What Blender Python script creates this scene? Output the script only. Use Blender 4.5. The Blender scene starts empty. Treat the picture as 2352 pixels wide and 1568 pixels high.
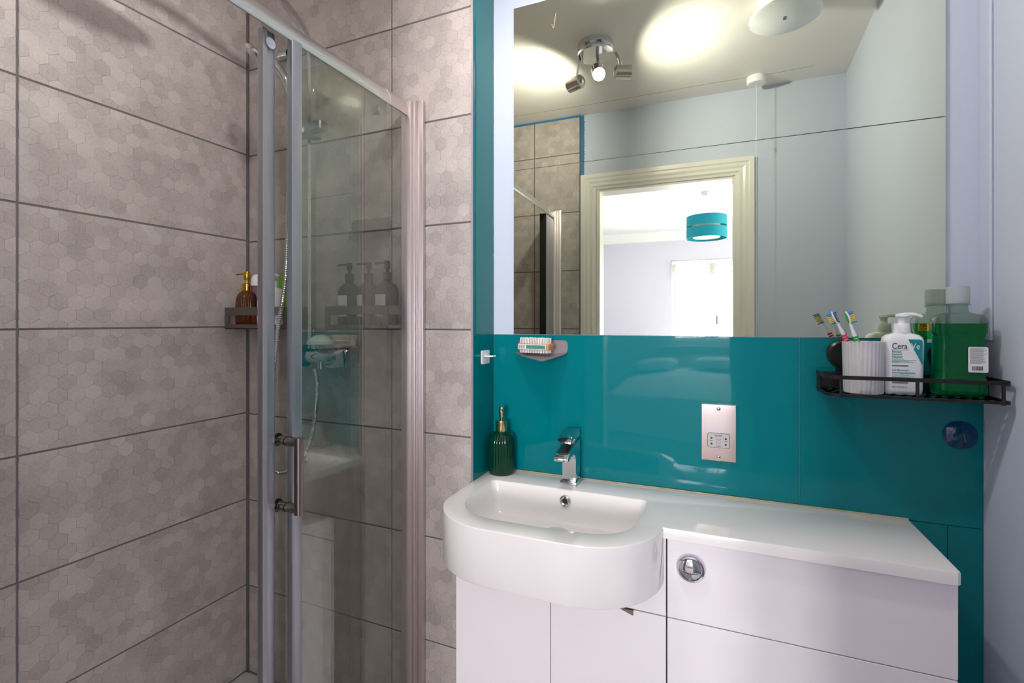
import bpy, bmesh, math, random
from mathutils import Vector, Matrix
random.seed(7)
PI = math.pi
sc = bpy.context.scene
COL = sc.collection
# ------------------------------------------------------------------ camera
CAMH = 1.29
cam = bpy.data.cameras.new('camera'); co = bpy.data.objects.new('camera', cam); COL.objects.link(co)
co.location = (0, 0, CAMH); co.rotation_euler = (PI/2, 0, math.radians(22.32))
cam.sensor_width = 36; cam.lens = 1120/2352*36; cam.shift_y = -47/2352; cam.clip_start = .01
sc.camera = co
# ------------------------------------------------------------------ world, daylight, added fill, exposure
w = bpy.data.worlds.new('world'); sc.world = w; w.use_nodes = True
w.node_tree.nodes['Background'].inputs[0].default_value = (.86, .92, 1, 1)
w.node_tree.nodes['Background'].inputs[1].default_value = 2.5
def area(name, loc, rot, sx, sy, power, color=(1, 1, 1)):
    l = bpy.data.lights.new(name, 'AREA'); l.shape = 'RECTANGLE'; l.size = sx; l.size_y = sy; l.energy = power; l.color = color
    o = bpy.data.objects.new(name, l); COL.objects.link(o); o.location = loc; o.rotation_euler = rot; return o
area('daylight_window', (.0, -4.35, 1.55), (PI/2, 0, 0), 1.3, 1.4, 390, (1, .97, .97))
area('side_fill_light', (2.5, -2.1, 1.5), (PI/2, 0, PI/2), 1.8, 1.3, 60, (1, .98, .97))  # extra fill lamp added beyond the right wall to brighten the bedroom
sc.view_settings.view_transform = 'Standard'; sc.view_settings.look = 'None'; sc.view_settings.gamma = 1
sc.view_settings.use_curve_mapping = False; sc.view_settings.exposure = 0.55
cy = sc.cycles
cy.use_denoising = True; cy.max_bounces = 12; cy.diffuse_bounces = 6; cy.glossy_bounces = 6
cy.transmission_bounces = 10; cy.transparent_max_bounces = 16; cy.sample_clamp_indirect = 4
cy.caustics_reflective = True; cy.blur_glossy = 1.0; cy.caustics_refractive = False

# ------------------------------------------------------------------ materials
def s2l(c):
    c = c/255
    return c/12.92 if c <= .04045 else ((c+.055)/1.055)**2.4
def rgb(c): return (s2l(c[0]), s2l(c[1]), s2l(c[2]), 1)
class NT:
    def __init__(s, name):
        s.m = bpy.data.materials.new(name); s.m.use_nodes = True; s.t = s.m.node_tree
        s.b = s.t.nodes['Principled BSDF']; s.out = s.t.nodes['Material Output']
    def n(s, typ, **k):
        x = s.t.nodes.new(typ)
        for a, v in k.items(): setattr(x, a, v)
        return x
    def l(s, a, b): s.t.links.new(a, b)
    def math(s, op, a, b=None, c=None):
        x = s.n('ShaderNodeMath', operation=op)
        for i, v in enumerate((a, b, c)):
            if v is None: continue
            if isinstance(v, (int, float)): x.inputs[i].default_value = v
            else: s.l(v, x.inputs[i])
        return x.outputs[0]
    def mix(s, f, a, b):
        x = s.n('ShaderNodeMix', data_type='RGBA')
        for i, v in ((0, f), (6, a), (7, b)):
            if isinstance(v, (int, float, tuple)): x.inputs[i].default_value = v
            else: s.l(v, x.inputs[i])
        return x.outputs[2]
def mat(name, c, rough=.5, metal=0, vary=.06, scale=6, bump=.0, bscale=200, trans=0, ior=1.45, emit=0, coat=0, c2=None, dist=.001, stretch=None):
    N = NT(name); b = N.b
    b.inputs['Roughness'].default_value = rough; b.inputs['Metallic'].default_value = metal
    b.inputs['Transmission Weight'].default_value = trans; b.inputs['IOR'].default_value = ior
    b.inputs['Coat Weight'].default_value = coat
    tc = N.n('ShaderNodeTexCoord'); mp = N.n('ShaderNodeMapping'); N.l(tc.outputs['Object'], mp.inputs[0])
    if stretch: mp.inputs['Scale'].default_value = stretch
    nz = N.n('ShaderNodeTexNoise'); nz.inputs['Scale'].default_value = scale; nz.inputs['Detail'].default_value = 5; N.l(mp.outputs[0], nz.inputs[0])
    base = rgb(c); dark = rgb(c2) if c2 else tuple([x*(1-vary*2) for x in base[:3]]+[1])
    N.l(N.mix(nz.outputs[0], base, dark) if not c2 else N.mix(N.math('MULTIPLY', nz.outputs[0], 1.0), base, dark), b.inputs['Base Color'])
    if bump:
        nb = N.n('ShaderNodeTexNoise'); nb.inputs['Scale'].default_value = bscale; N.l(mp.outputs[0], nb.inputs[0])
        bp = N.n('ShaderNodeBump'); bp.inputs['Strength'].default_value = bump; bp.inputs['Distance'].default_value = dist
        N.l(nb.outputs[0], bp.inputs['Height']); N.l(bp.outputs[0], b.inputs['Normal'])
    if emit:
        b.inputs['Emission Color'].default_value = rgb(c); b.inputs['Emission Strength'].default_value = emit
    return N.m
def thin_glass(name, tint, rough=0.0, ior=1.5, gloss=1.0):
    N = NT(name); t = N.t; t.nodes.remove(N.b)
    tr = N.n('ShaderNodeBsdfTransparent'); g = N.n('ShaderNodeBsdfGlossy'); g.inputs['Roughness'].default_value = rough
    nz = N.n('ShaderNodeTexNoise'); nz.inputs['Scale'].default_value = 3
    N.l(N.mix(N.math('MULTIPLY', nz.outputs[0], .12), rgb(tint), (rgb(tint)[0]*.8, rgb(tint)[1]*.8, rgb(tint)[2]*.8, 1)), tr.inputs[0])
    fr = N.n('ShaderNodeFresnel'); ge = N.n('ShaderNodeNewGeometry'); N.l(N.math('SUBTRACT', ior, N.math('MULTIPLY', ge.outputs['Backfacing'], ior-1/ior)), fr.inputs['IOR'])
    mx = N.n('ShaderNodeMixShader'); N.l(N.math('MULTIPLY', fr.outputs[0], gloss), mx.inputs[0]); N.l(tr.outputs[0], mx.inputs[1]); N.l(g.outputs[0], mx.inputs[2])
    N.l(mx.outputs[0], N.out.inputs[0]); return N.m
def tile_mat():
    N = NT('hexagon_relief_tile'); b = N.b
    tc = N.n('ShaderNodeTexCoord'); oi = N.n('ShaderNodeObjectInfo')
    sep = N.n('ShaderNodeSeparateXYZ'); N.l(tc.outputs['Object'], sep.inputs[0])
    W = .0375; H = W*math.sqrt(3)
    px = N.math('ADD', sep.outputs[0], 10*W); py = N.math('ADD', sep.outputs[2], 10*H)
    def cell(ox, oy):
        x = N.math('SUBTRACT', N.math('MODULO', N.math('ADD', px, ox), W), W/2)
        y = N.math('SUBTRACT', N.math('MODULO', N.math('ADD', py, oy), H), H/2)
        return x, y
    ax, ay = cell(0, 0); bx, by = cell(W/2, H/2)
    da = N.math('ADD', N.math('MULTIPLY', ax, ax), N.math('MULTIPLY', ay, ay))
    db = N.math('ADD', N.math('MULTIPLY', bx, bx), N.math('MULTIPLY', by, by))
    k = N.math('LESS_THAN', da, db)
    gx = N.math('ADD', N.math('MULTIPLY', ax, k), N.math('MULTIPLY', bx, N.math('SUBTRACT', 1, k)))
    gy = N.math('ADD', N.math('MULTIPLY', ay, k), N.math('MULTIPLY', by, N.math('SUBTRACT', 1, k)))
    agx = N.math('ABSOLUTE', gx); agy = N.math('ABSOLUTE', gy)
    e = N.math('SUBTRACT', W/2, N.math('MAXIMUM', agx, N.math('ADD', N.math('MULTIPLY', agx, .5), N.math('MULTIPLY', agy, .8660))))
    ix = N.math('ROUND', N.math('MULTIPLY', N.math('SUBTRACT', px, gx), 2/W)); iy = N.math('ROUND', N.math('MULTIPLY', N.math('SUBTRACT', py, gy), 2/H))
    cb = N.n('ShaderNodeCombineXYZ'); N.l(ix, cb.inputs[0]); N.l(iy, cb.inputs[1]); N.l(N.math('MULTIPLY', oi.outputs['Random'], 37), cb.inputs[2])
    wn = N.n('ShaderNodeTexWhiteNoise', noise_dimensions='3D'); N.l(cb.outputs[0], wn.inputs[0])
    # pitted cement look
    off = N.n('ShaderNodeVectorMath', operation='ADD'); N.l(tc.outputs['Object'], off.inputs[0])
    cc = N.n('ShaderNodeCombineXYZ'); N.l(N.math('MULTIPLY', oi.outputs['Random'], 13), cc.inputs[0]); N.l(cc.outputs[0], off.inputs[1])
    big = N.n('ShaderNodeTexNoise'); big.inputs['Scale'].default_value = 9; big.inputs['Detail'].default_value = 6; N.l(off.outputs[0], big.inputs[0])
    fine = N.n('ShaderNodeTexNoise'); fine.inputs['Scale'].default_value = 170; fine.inputs['Detail'].default_value = 8; fine.inputs['Roughness'].default_value = .7; N.l(off.outputs[0], fine.inputs[0])
    edge = N.n('ShaderNodeTexNoise'); edge.inputs['Scale'].default_value = 22; N.l(off.outputs[0], edge.inputs[0])
    vis = N.math('MULTIPLY', N.math('SUBTRACT', 1, N.math('MINIMUM', N.math('DIVIDE', e, .0005), 1)), N.math('MINIMUM', N.math('MULTIPLY', N.math('MAXIMUM', N.math('SUBTRACT', edge.outputs[0], .36), 0), 6), 1))
    v = N.math('ADD', N.math('MULTIPLY', wn.outputs[0], .19), N.math('ADD', N.math('MULTIPLY', big.outputs[0], .48), N.math('MULTIPLY', fine.outputs[0], .60)))
    v = N.math('SUBTRACT', v, .11)
    cr = N.n('ShaderNodeValToRGB'); N.l(v, cr.inputs[0])
    cr.color_ramp.elements[0].color = rgb((126, 117, 113)); cr.color_ramp.elements[0].position = .1
    cr.color_ramp.elements[1].color = rgb((204, 193, 188)); cr.color_ramp.elements[1].position = .85
    N.l(N.mix(N.math('MULTIPLY', vis, .68), cr.outputs[0], rgb((84, 76, 72))), b.inputs['Base Color'])
    b.inputs['Roughness'].default_value = .42
    h = N.math('ADD', N.math('MULTIPLY', N.math('MINIMUM', e, .0014), N.math('MULTIPLY', N.math('MINIMUM', N.math('MULTIPLY', N.math('MAXIMUM', N.math('SUBTRACT', edge.outputs[0], .38), 0), 5), 1), .55)), N.math('ADD', N.math('MULTIPLY', wn.outputs[0], .0003), N.math('MULTIPLY', fine.outputs[0], .0012)))
    bp = N.n('ShaderNodeBump'); bp.inputs['Strength'].default_value = .55; bp.inputs['Distance'].default_value = 1; N.l(h, bp.inputs['Height']); N.l(bp.outputs[0], b.inputs['Normal'])
    return N.m
def acrylic():
    N = NT('teal_acrylic'); b = N.b
    tc = N.n('ShaderNodeTexCoord')
    nz = N.n('ShaderNodeTexNoise'); nz.inputs['Scale'].default_value = 1.2; N.l(tc.outputs['Object'], nz.inputs[0])
    N.l(N.mix(nz.outputs[0], rgb((0, 116, 122)), rgb((0, 108, 115))), b.inputs['Base Color'])
    b.inputs['Roughness'].default_value = .03; b.inputs['IOR'].default_value = 1.34
    n2 = N.n('ShaderNodeTexNoise'); n2.inputs['Scale'].default_value = 3.2; n2.inputs['Detail'].default_value = 0; N.l(tc.outputs['Object'], n2.inputs[0])
    bp = N.n('ShaderNodeBump'); bp.inputs['Strength'].default_value = 1; bp.inputs['Distance'].default_value = .006
    N.l(n2.outputs[0], bp.inputs['Height']); N.l(bp.outputs[0], b.inputs['Normal'])
    return N.m
M = {}
M['tile'] = tile_mat(); M['teal'] = acrylic()
M['grout'] = mat('grey_grout', (122, 118, 118), .9, vary=.25, scale=14, bump=.4, bscale=90)
M['paint'] = mat('lilac_white_paint', (198, 204, 219), .45, vary=.02, scale=3, bump=.12, bscale=260)
M['ceil'] = mat('cream_ceiling_paint', (238, 232, 226), .4, vary=.05, scale=2, bump=.15, bscale=60)
M['gloss'] = mat('cream_gloss_wood', (236, 231, 221), .3, vary=.04, scale=12, bump=.1, bscale=40)
M['cast'] = mat('white_cast_marble', (238, 233, 231), .1, vary=.01, coat=.3)
M['door'] = mat('white_gloss_board', (238, 230, 232), .09, vary=.01, bump=.06, bscale=30, dist=.002)
M['chrome'] = mat('chrome', (215, 216, 220), .06, 1, vary=.02)
M['steel'] = mat('brushed_steel', (240, 226, 218), .12, 1, vary=.04, scale=60, stretch=(1, 1, .05))
M['alu'] = mat('polished_aluminium', (222, 212, 211), .38, 1, vary=.03)
M['lip'] = mat('door_lip_plastic', (150, 146, 150), .5, .2)
M['alug'] = mat('grey_aluminium', (162, 165, 171), .35, .8, vary=.04)
M['rail'] = mat('silver_rail', (228, 230, 228), .24, 1, vary=.02)
M['satin'] = mat('satin_nickel', (150, 138, 134), .25, 1, vary=.05)
M['lampm'] = mat('bright_nickel', (214, 206, 200), .2, 1, vary=.03)
M['black'] = mat('black_metal', (36, 32, 33), .4, .3, vary=.1, bump=.1, bscale=400)
M['blackp'] = mat('black_plastic', (30, 28, 29), .3, vary=.1)
M['rubber'] = mat('black_rubber', (16, 16, 16), .7)
M['taupe'] = mat('taupe_plastic', (132, 122, 126), .35, vary=.05)
M['bronze'] = mat('dark_taupe_shelf', (100, 90, 84), .3, .25, vary=.06)
M['whitep'] = mat('white_plastic', (240, 240, 241), .28, vary=.01)
M['offp'] = mat('cream_plastic', (230, 231, 225), .3, vary=.01)
M['mirror'] = mat('mirror_silver', (219, 223, 204), 0.0, 1, vary=0)
M['glass'] = thin_glass('shower_glass', (245, 247, 244), 0, 1.5, 1.75)
M['wglass'] = thin_glass('window_glass', (245, 247, 248), 0, 1.45)
M['clearp'] = thin_glass('clear_plastic', (216, 228, 219), .05, 1.5)
M['capp'] = mat('frosted_cap_plastic', (226, 234, 230), .22, trans=.62, ior=1.12, vary=.01)
M['liquid'] = mat('green_mouthwash', (0, 158, 86), .04, trans=.75, ior=1.33, vary=.02)
M['green_glass'] = mat('dark_green_glass', (6, 78, 54), .06, trans=.6, ior=1.4, vary=.05)
M['amber'] = mat('amber_glass', (128, 74, 34), .08, trans=.5, ior=1.4, vary=.05)
M['brown'] = mat('brown_bottle', (26, 17, 16), .12, vary=.05)
M['gold'] = mat('gold_metal', (214, 170, 70), .2, 1, vary=.04)
M['palegold'] = mat('pale_gold_metal', (224, 206, 150), .12, 1, vary=.04)
M['label'] = mat('white_label', (232, 234, 233), .4, vary=.01)
M['ink'] = mat('dark_ink', (40, 42, 52), .5)
M['navy'] = mat('navy_ink', (30, 32, 70), .4)
M['tealink'] = mat('teal_ink', (0, 140, 142), .4)
M['grey_ink'] = mat('grey_ink', (120, 120, 128), .5)
M['yellow'] = mat('yellow_label', (236, 198, 20), .4)
M['green_label'] = mat('green_label', (0, 170, 80), .4)
M['lime'] = mat('lime_plastic', (132, 196, 52), .35)
M['pink'] = thin_glass('pink_plastic', (243, 212, 238), .08)
M['redliq'] = mat('red_brown_liquid', (150, 66, 40), .1, trans=.3)
M['red'] = mat('red_plastic', (190, 30, 50), .35)
M['pinkrub'] = mat('pink_rubber', (226, 34, 100), .45)
M['blue_b'] = mat('blue_bristles', (50, 150, 215), .6)
M['blue_r'] = mat('blue_rubber', (36, 96, 200), .4)
M['green_r'] = mat('green_rubber', (40, 180, 60), .4)
M['yel_b'] = mat('yellow_bristles', (236, 204, 90), .6)
M['white_b'] = mat('white_bristles', (235, 232, 228), .6)
M['brushwood'] = mat('pale_wood', (206, 146, 92), .5, vary=.15, scale=30, stretch=(1, 6, 6))
M['blue_t'] = thin_glass('blue_suction_plastic', (140, 186, 232), .08, 1.5, 1.5)
M['marble'] = mat('white_marble', (232, 230, 230), .35, vary=.03, scale=16, c2=(184, 180, 184))
M['tray'] = mat('white_stone_tray', (196, 190, 194), .35, bump=.1)
M['floor'] = mat('pale_vinyl', (176, 166, 162), .35, vary=.1, scale=5)
M['carpet'] = mat('beige_carpet', (190, 178, 166), .95, vary=.1, bump=.6, bscale=300)
M['bedwall'] = mat('pale_lilac_paint', (212, 209, 224), .6, vary=.01)
M['bedceil'] = mat('white_ceiling_paint', (244, 243, 242), .6, vary=.01)
M['upvc'] = mat('white_upvc', (244, 244, 246), .25, vary=.01)
M['shade'] = mat('teal_shade_fabric', (0, 150, 168), .7, vary=.05, scale=60)
M['shadein'] = mat('cream_shade_fabric', (236, 214, 194), .7, vary=.03)
M['spread'] = mat('white_bedspread', (226, 228, 234), .8, vary=.06, bump=.6, bscale=40, dist=.01)
M['mattress'] = mat('cream_mattress', (220, 214, 206), .8)
M['bluetape'] = mat('blue_tape', (48, 128, 180), .5, vary=.2, scale=40)
M['caulk'] = mat('aged_sealant', (206, 196, 150), .5, vary=.4, scale=40)
M['lit'] = mat('lit_lamp', (255, 250, 240), .4, vary=0, emit=60)
M['seam'] = mat('dark_gap', (40, 36, 34), .8)

# ------------------------------------------------------------------ helpers
WM = {}   # world matrices kept by hand
def link(o, parent=None, M4=None):
    COL.objects.link(o)
    if M4 is not None: o.matrix_basis = M4
    if parent is not None: o.parent = parent
    base = WM.get(parent.name, Matrix()) if parent is not None else Matrix()
    WM[o.name] = base @ (M4 if M4 is not None else Matrix())
    return o
def thing(name, label, cat, loc=(0, 0, 0), rz=0, group=None, kind=None):
    o = bpy.data.objects.new(name, None); o.empty_display_size = .05
    link(o, None, Matrix.Translation(loc) @ Matrix.Rotation(rz, 4, 'Z'))
    if label: o['label'] = label
    if cat: o['category'] = cat
    if group: o['group'] = group
    if kind: o['kind'] = kind
    return o
def tag(o, label=None, cat=None, group=None, kind=None):
    if label: o['label'] = label
    if cat: o['category'] = cat
    if group: o['group'] = group
    if kind: o['kind'] = kind
    return o
def obj(name, bm, m, parent=None, loc=None, rz=0, smooth=False, label=None, M4=None):
    me = bpy.data.meshes.new(name); bm.normal_update(); bm.to_mesh(me); bm.free()
    for mm in (m if isinstance(m, (list, tuple)) else [m]): me.materials.append(M[mm] if isinstance(mm, str) else mm)
    if smooth:
        for p in me.polygons: p.use_smooth = True
        me.set_sharp_from_angle(angle=math.radians(40))
    o = bpy.data.objects.new(name, me)
    if M4 is None: M4 = Matrix.Translation(loc or (0, 0, 0)) @ Matrix.Rotation(rz, 4, 'Z')
    link(o, parent, M4)
    if label: o['label'] = label
    return o
def NB(): return bmesh.new()
def add_box(bm, x0, x1, y0, y1, z0, z1, bev=0, seg=1):
    t = bmesh.new()
    vs = [t.verts.new((x, y, z)) for x in (x0, x1) for y in (y0, y1) for z in (z0, z1)]
    for f in ((0, 1, 3, 2), (4, 6, 7, 5), (0, 4, 5, 1), (2, 3, 7, 6), (0, 2, 6, 4), (1, 5, 7, 3)): t.faces.new([vs[i] for i in f])
    if bev: bmesh.ops.bevel(t, geom=t.edges[:], offset=bev, segments=seg, profile=.5, affect='EDGES')
    bmesh.ops.recalc_face_normals(t, faces=t.faces[:])
    merge(bm, t); return bm
def merge(bm, t, M4=None):
    if M4 is not None: bmesh.ops.transform(t, matrix=M4, verts=t.verts[:])
    me = bpy.data.meshes.new('tmp'); t.to_mesh(me); t.free(); bm.from_mesh(me); bpy.data.meshes.remove(me)
def box(name, x0, x1, y0, y1, z0, z1, m, parent=None, bev=0, seg=1, **k):
    return obj(name, add_box(NB(), x0, x1, y0, y1, z0, z1, bev, seg), m, parent, smooth=bool(bev and seg > 1), **k)
def add_prism(bm, poly, axis, a0, a1, bev=0, seg=1):
    """poly 2D; axis 'x': (y,z) extruded along x, 'y': (x,z), 'z': (x,y)"""
    t = bmesh.new()
    def P(p, a): return {'x': (a, p[0], p[1]), 'y': (p[0], a, p[1]), 'z': (p[0], p[1], a)}[axis]
    A = [t.verts.new(P(p, a0)) for p in poly]; B = [t.verts.new(P(p, a1)) for p in poly]
    n = len(poly)
    t.faces.new(A); t.faces.new(B[::-1])
    for i in range(n): t.faces.new((A[i], B[i], B[(i+1) % n], A[(i+1) % n]))
    bmesh.ops.recalc_face_normals(t, faces=t.faces[:])
    if bev:
        ed = [e for e in t.edges if (e.verts[0] in A) == (e.verts[1] in A)]
        bmesh.ops.bevel(t, geom=ed, offset=bev, segments=seg, profile=.5, affect='EDGES')
    merge(bm, t); return bm
def add_lathe(bm, prof, n=32, c=(0, 0), rib=0, ribn=0, M4=None, ribz=None):
    t = bmesh.new(); rings = []
    for r, z in prof:
        if r < 1e-6: rings.append([t.verts.new((c[0], c[1], z))]); continue
        ring = []
        for i in range(n):
            a = 2*PI*i/n; rr = r
            if rib and (ribz is None or ribz[0] <= z <= ribz[1]): rr = r-rib*(1-abs(math.cos(a*ribn/2)))
            ring.append(t.verts.new((c[0]+rr*math.cos(a), c[1]+rr*math.sin(a), z)))
        rings.append(ring)
    for A, B in zip(rings, rings[1:]):
        if len(A) == 1 and len(B) == 1: continue
        for i in range(n):
            j = (i+1) % n
            if len(A) == 1: t.faces.new((A[0], B[j], B[i]))
            elif len(B) == 1: t.faces.new((A[i], A[j], B[0]))
            else: t.faces.new((A[i], A[j], B[j], B[i]))
    bmesh.ops.recalc_face_normals(t, faces=t.faces[:])
    merge(bm, t, M4); return bm
def lathe(name, prof, m, parent=None, n=32, **k):
    kk = {x: k.pop(x) for x in ('c', 'rib', 'ribn', 'ribz') if x in k}
    lm = k.pop('LM', None)
    return obj(name, add_lathe(NB(), prof, n, M4=lm, **kk), m, parent, smooth=True, **k)
def bez(pts, sub=6):
    """Catmull-Rom through pts"""
    P = [Vector(p) for p in pts]; P = [2*P[0]-P[1]]+P+[2*P[-1]-P[-2]]; out = []
    for i in range(1, len(P)-2):
        for k in range(sub):
            t = k/sub; a, b, c, d = P[i-1:i+3]
            out.append(.5*((2*b)+(-a+c)*t+(2*a-5*b+4*c-d)*t*t+(-a+3*b-3*c+d)*t**3))
    out.append(P[-2]); return out
def add_tube(bm, pts, r, n=10, closed=False, ridge=None, sect=None):
    P = [Vector(p) for p in pts]; rings = []; up = None; t = bmesh.new()
    for i, p in enumerate(P):
        d = (P[min(i+1, len(P)-1)]-P[max(i-1, 0)]).normalized()
        if up is None:
            up = Vector((0, 0, 1)) if abs(d.z) < .9 else Vector((1, 0, 0))
        s = d.cross(up).normalized(); up = s.cross(d).normalized()
        rr = r[i] if isinstance(r, (list, tuple)) else r
        if ridge: rr *= 1+ridge*(1 if i % 2 else -1)
        if sect: rings.append([t.verts.new(p+s*a+up*b) for a, b in sect])
        else: rings.append([t.verts.new(p+(s*math.cos(2*PI*k/n)+up*math.sin(2*PI*k/n))*rr) for k in range(n)])
    n = len(rings[0])
    for A, B in zip(rings, rings[1:]):
        for k in range(n): t.faces.new((A[k], A[(k+1) % n], B[(k+1) % n], B[k]))
    t.faces.new(rings[0][::-1]); t.faces.new(rings[-1])
    bmesh.ops.recalc_face_normals(t, faces=t.faces[:])
    merge(bm, t); return bm
def tube(name, pts, r, m, parent=None, n=10, **k):
    kk = {x: k.pop(x) for x in ('ridge', 'sect') if x in k}
    return obj(name, add_tube(NB(), pts, r, n, **kk), m, parent, smooth=True, **k)
def rrect(x0, x1, y0, y1, r, n=5):
    out = []
    for cx, cy, a in ((x1-r, y1-r, 0), (x0+r, y1-r, 90), (x0+r, y0+r, 180), (x1-r, y0+r, 270)):
        for i in range(n+1):
            t = math.radians(a+90*i/n); out.append((cx+r*math.cos(t), cy+r*math.sin(t)))
    return out
def loft(bm, secs):
    """secs: list of lists of 3D points, equal length; capped"""
    t = bmesh.new(); R = [[t.verts.new(p) for p in s] for s in secs]; n = len(R[0])
    for A, B in zip(R, R[1:]):
        for i in range(n): t.faces.new((A[i], A[(i+1) % n], B[(i+1) % n], B[i]))
    t.faces.new(R[0][::-1]); t.faces.new(R[-1])
    bmesh.ops.recalc_face_normals(t, faces=t.faces[:]); merge(bm, t); return bm
def text(name, s, size, M4, m, parent, align='LEFT', ext=.0001, sx=1, bold=0):
    cu = bpy.data.curves.new(name, 'FONT'); cu.body = s; cu.size = size; cu.extrude = ext; cu.align_x = align; cu.offset = bold
    cu.resolution_u = 3; cu.space_line = .82
    to = bpy.data.objects.new(name+'_c', cu); COL.objects.link(to)
    dg = bpy.context.evaluated_depsgraph_get(); me = bpy.data.meshes.new_from_object(to.evaluated_get(dg)); bpy.data.objects.remove(to)
    me.materials.clear(); me.materials.append(M[m]); me.name = name
    for v in me.vertices: v.co.x *= sx
    o = bpy.data.objects.new(name, me); link(o, parent, M4); return o
FRONT = Matrix.Rotation(PI/2, 4, 'X')           # text plane facing -Y
BACK = Matrix.Rotation(PI, 4, 'Z') @ FRONT      # text plane facing +Y
def T(x, y, z): return Matrix.Translation((x, y, z))
def dup(root, loc, rz=0, label=None, group=None, parent=None):
    r = root.copy(); M4 = T(*loc) @ Matrix.Rotation(rz, 4, 'Z'); COL.objects.link(r); r.matrix_basis = M4; WM[r.name] = M4
    if label: r['label'] = label
    if group: r['group'] = group
    for ch in list(root.children):
        c = ch.copy(); COL.objects.link(c); c.parent = r
        for g in list(ch.children):
            d = g.copy(); COL.objects.link(d); d.parent = c
    return r

# ------------------------------------------------------------------ the setting
CZ = 2.457
YF = 1.343        # face of the teal splashback plane
def struct(name, bm, m, parent=None, **k):
    o = obj(name, bm, m, parent, **k)
    if parent is None: o['kind'] = 'structure'
    return o
TM = {}
def tile(parent, wd, ht, x, z, th=.009):
    key = (round(wd, 3), round(ht, 3))
    if key not in TM:
        bm = add_box(NB(), 0, wd, 0, th, 0, ht, 0)
        ed = [e for e in bm.edges if all(v.co.y < 1e-6 for v in e.verts)]
        bmesh.ops.bevel(bm, geom=ed, offset=.0012, segments=1, affect='EDGES')
        me = bpy.data.meshes.new('tile'); bm.normal_update(); bm.to_mesh(me); bm.free(); me.materials.append(M['tile']); TM[key] = me
    o = bpy.data.objects.new('tile', TM[key]); link(o, parent, T(x, 0, z)); return o
def tiled_wall(name, p0, p1, cols, zrows, z0, z1, joint=.0045, offs=0, ext=0):
    """wall seen with p0 at left, p1 at right; local x runs p0->p1, local -y is the room side"""
    dx, dy = p1[0]-p0[0], p1[1]-p0[1]; L = math.hypot(dx, dy); a = math.atan2(dy, dx)
    o = struct(name, add_box(NB(), offs, L+ext, .0022, .10, z0, z1), 'grout', M4=T(p0[0], p0[1], 0) @ Matrix.Rotation(a, 4, 'Z'))
    for c0, c1 in zip(cols, cols[1:]):
        for r0, r1 in zip(zrows, zrows[1:]):
            tile(o, c1-c0-joint, r1-r0-joint, c0+joint/2, r0+joint/2)
    return o
CN = (-1.504, 1.2286)                       # shower corner
rowsL = [.07+.3*i-.3 for i in range(9)]+[CZ-.003]
rowsL[0] = -.0
# left wall: near end at the left
pA = (-1.5375, -.04); LL = math.hypot(CN[0]-pA[0], CN[1]-pA[1])
tiled_wall('wall_left', pA, CN, [.03, LL-.606*2, LL-.606, LL-.004], rowsL, 0, CZ, ext=.1)
pB = (-.611, 1.2107); LB = math.hypot(pB[0]-CN[0], pB[1]-CN[1])
rowsB = [z-.0045 for z in rowsL]; rowsB[0] = 0; rowsB[-1] = CZ-.003
wb = tiled_wall('wall_back_tiled', CN, (pB[0]-.006, pB[1]), [.004, .614, LB-.006], rowsB, 0, CZ, offs=-.02)
box('edge_trim', LB-.0075, LB-.002, -.003, .02, 0, CZ, 'alu', wb, label='slim chrome tile trim')
# niche: back wall and return wall behind basin
rt = struct('wall_return', add_box(NB(), -.70, -.614, 1.222, 1.45, 0, CZ), 'paint')
bw = struct('wall_back', add_box(NB(), -.70, .64, 1.3465, 1.45, 0, CZ), 'paint')
def panel(parent, x0, x1, y0, y1, z0, z1):
    return box('panel', x0, x1, y0, y1, z0, z1, 'teal', parent, bev=.0006)
panel(bw, -.6105, .1928, YF-.004, YF+.0035, .853, 1.25)
panel(bw, .1942, .533, YF-.004, YF+.0035, .8475, 1.25)
panel(bw, -.6105, .4725, YF-.004, YF+.0035, 0, .846)
panel(bw, .4735, .533, YF-.004, YF+.0035, 0, .846)
panel(rt, -.6138, -.6106, 1.2085, YF-.0042, 1.2515, CZ)
panel(rt, -.6138, -.6106, 1.2085, YF-.0042, .0, 1.2505)
# right wall (slightly out of square) with a corner strip
wr = struct('wall_right', add_prism(NB(), [(.534, 1.45), (.534, 1.343), (.5835, -.04), (.5835, -.14), (.70, -.14), (.70, 1.45)], 'z', 0, CZ), 'paint')
struct('trim_1', add_box(NB(), .5295, .5345, 1.304, 1.3465, 1.25, CZ-.001, .001), 'paint')
struct('ceiling', add_box(NB(), -1.64, .70, -.04, 1.45, CZ, CZ+.08), 'ceil')
cl = bpy.data.objects['ceiling']
tube('crack', bez([(-1.2, .1, CZ), (-.5, .085, CZ), (0, .09, CZ), (.25, .083, CZ), (.43, .09, CZ)], 8), .0012, 'caulk', cl, n=5)
struct('floor', add_box(NB(), -1.64, .70, -.14, 1.45, -.05, 0), 'floor')
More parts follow.
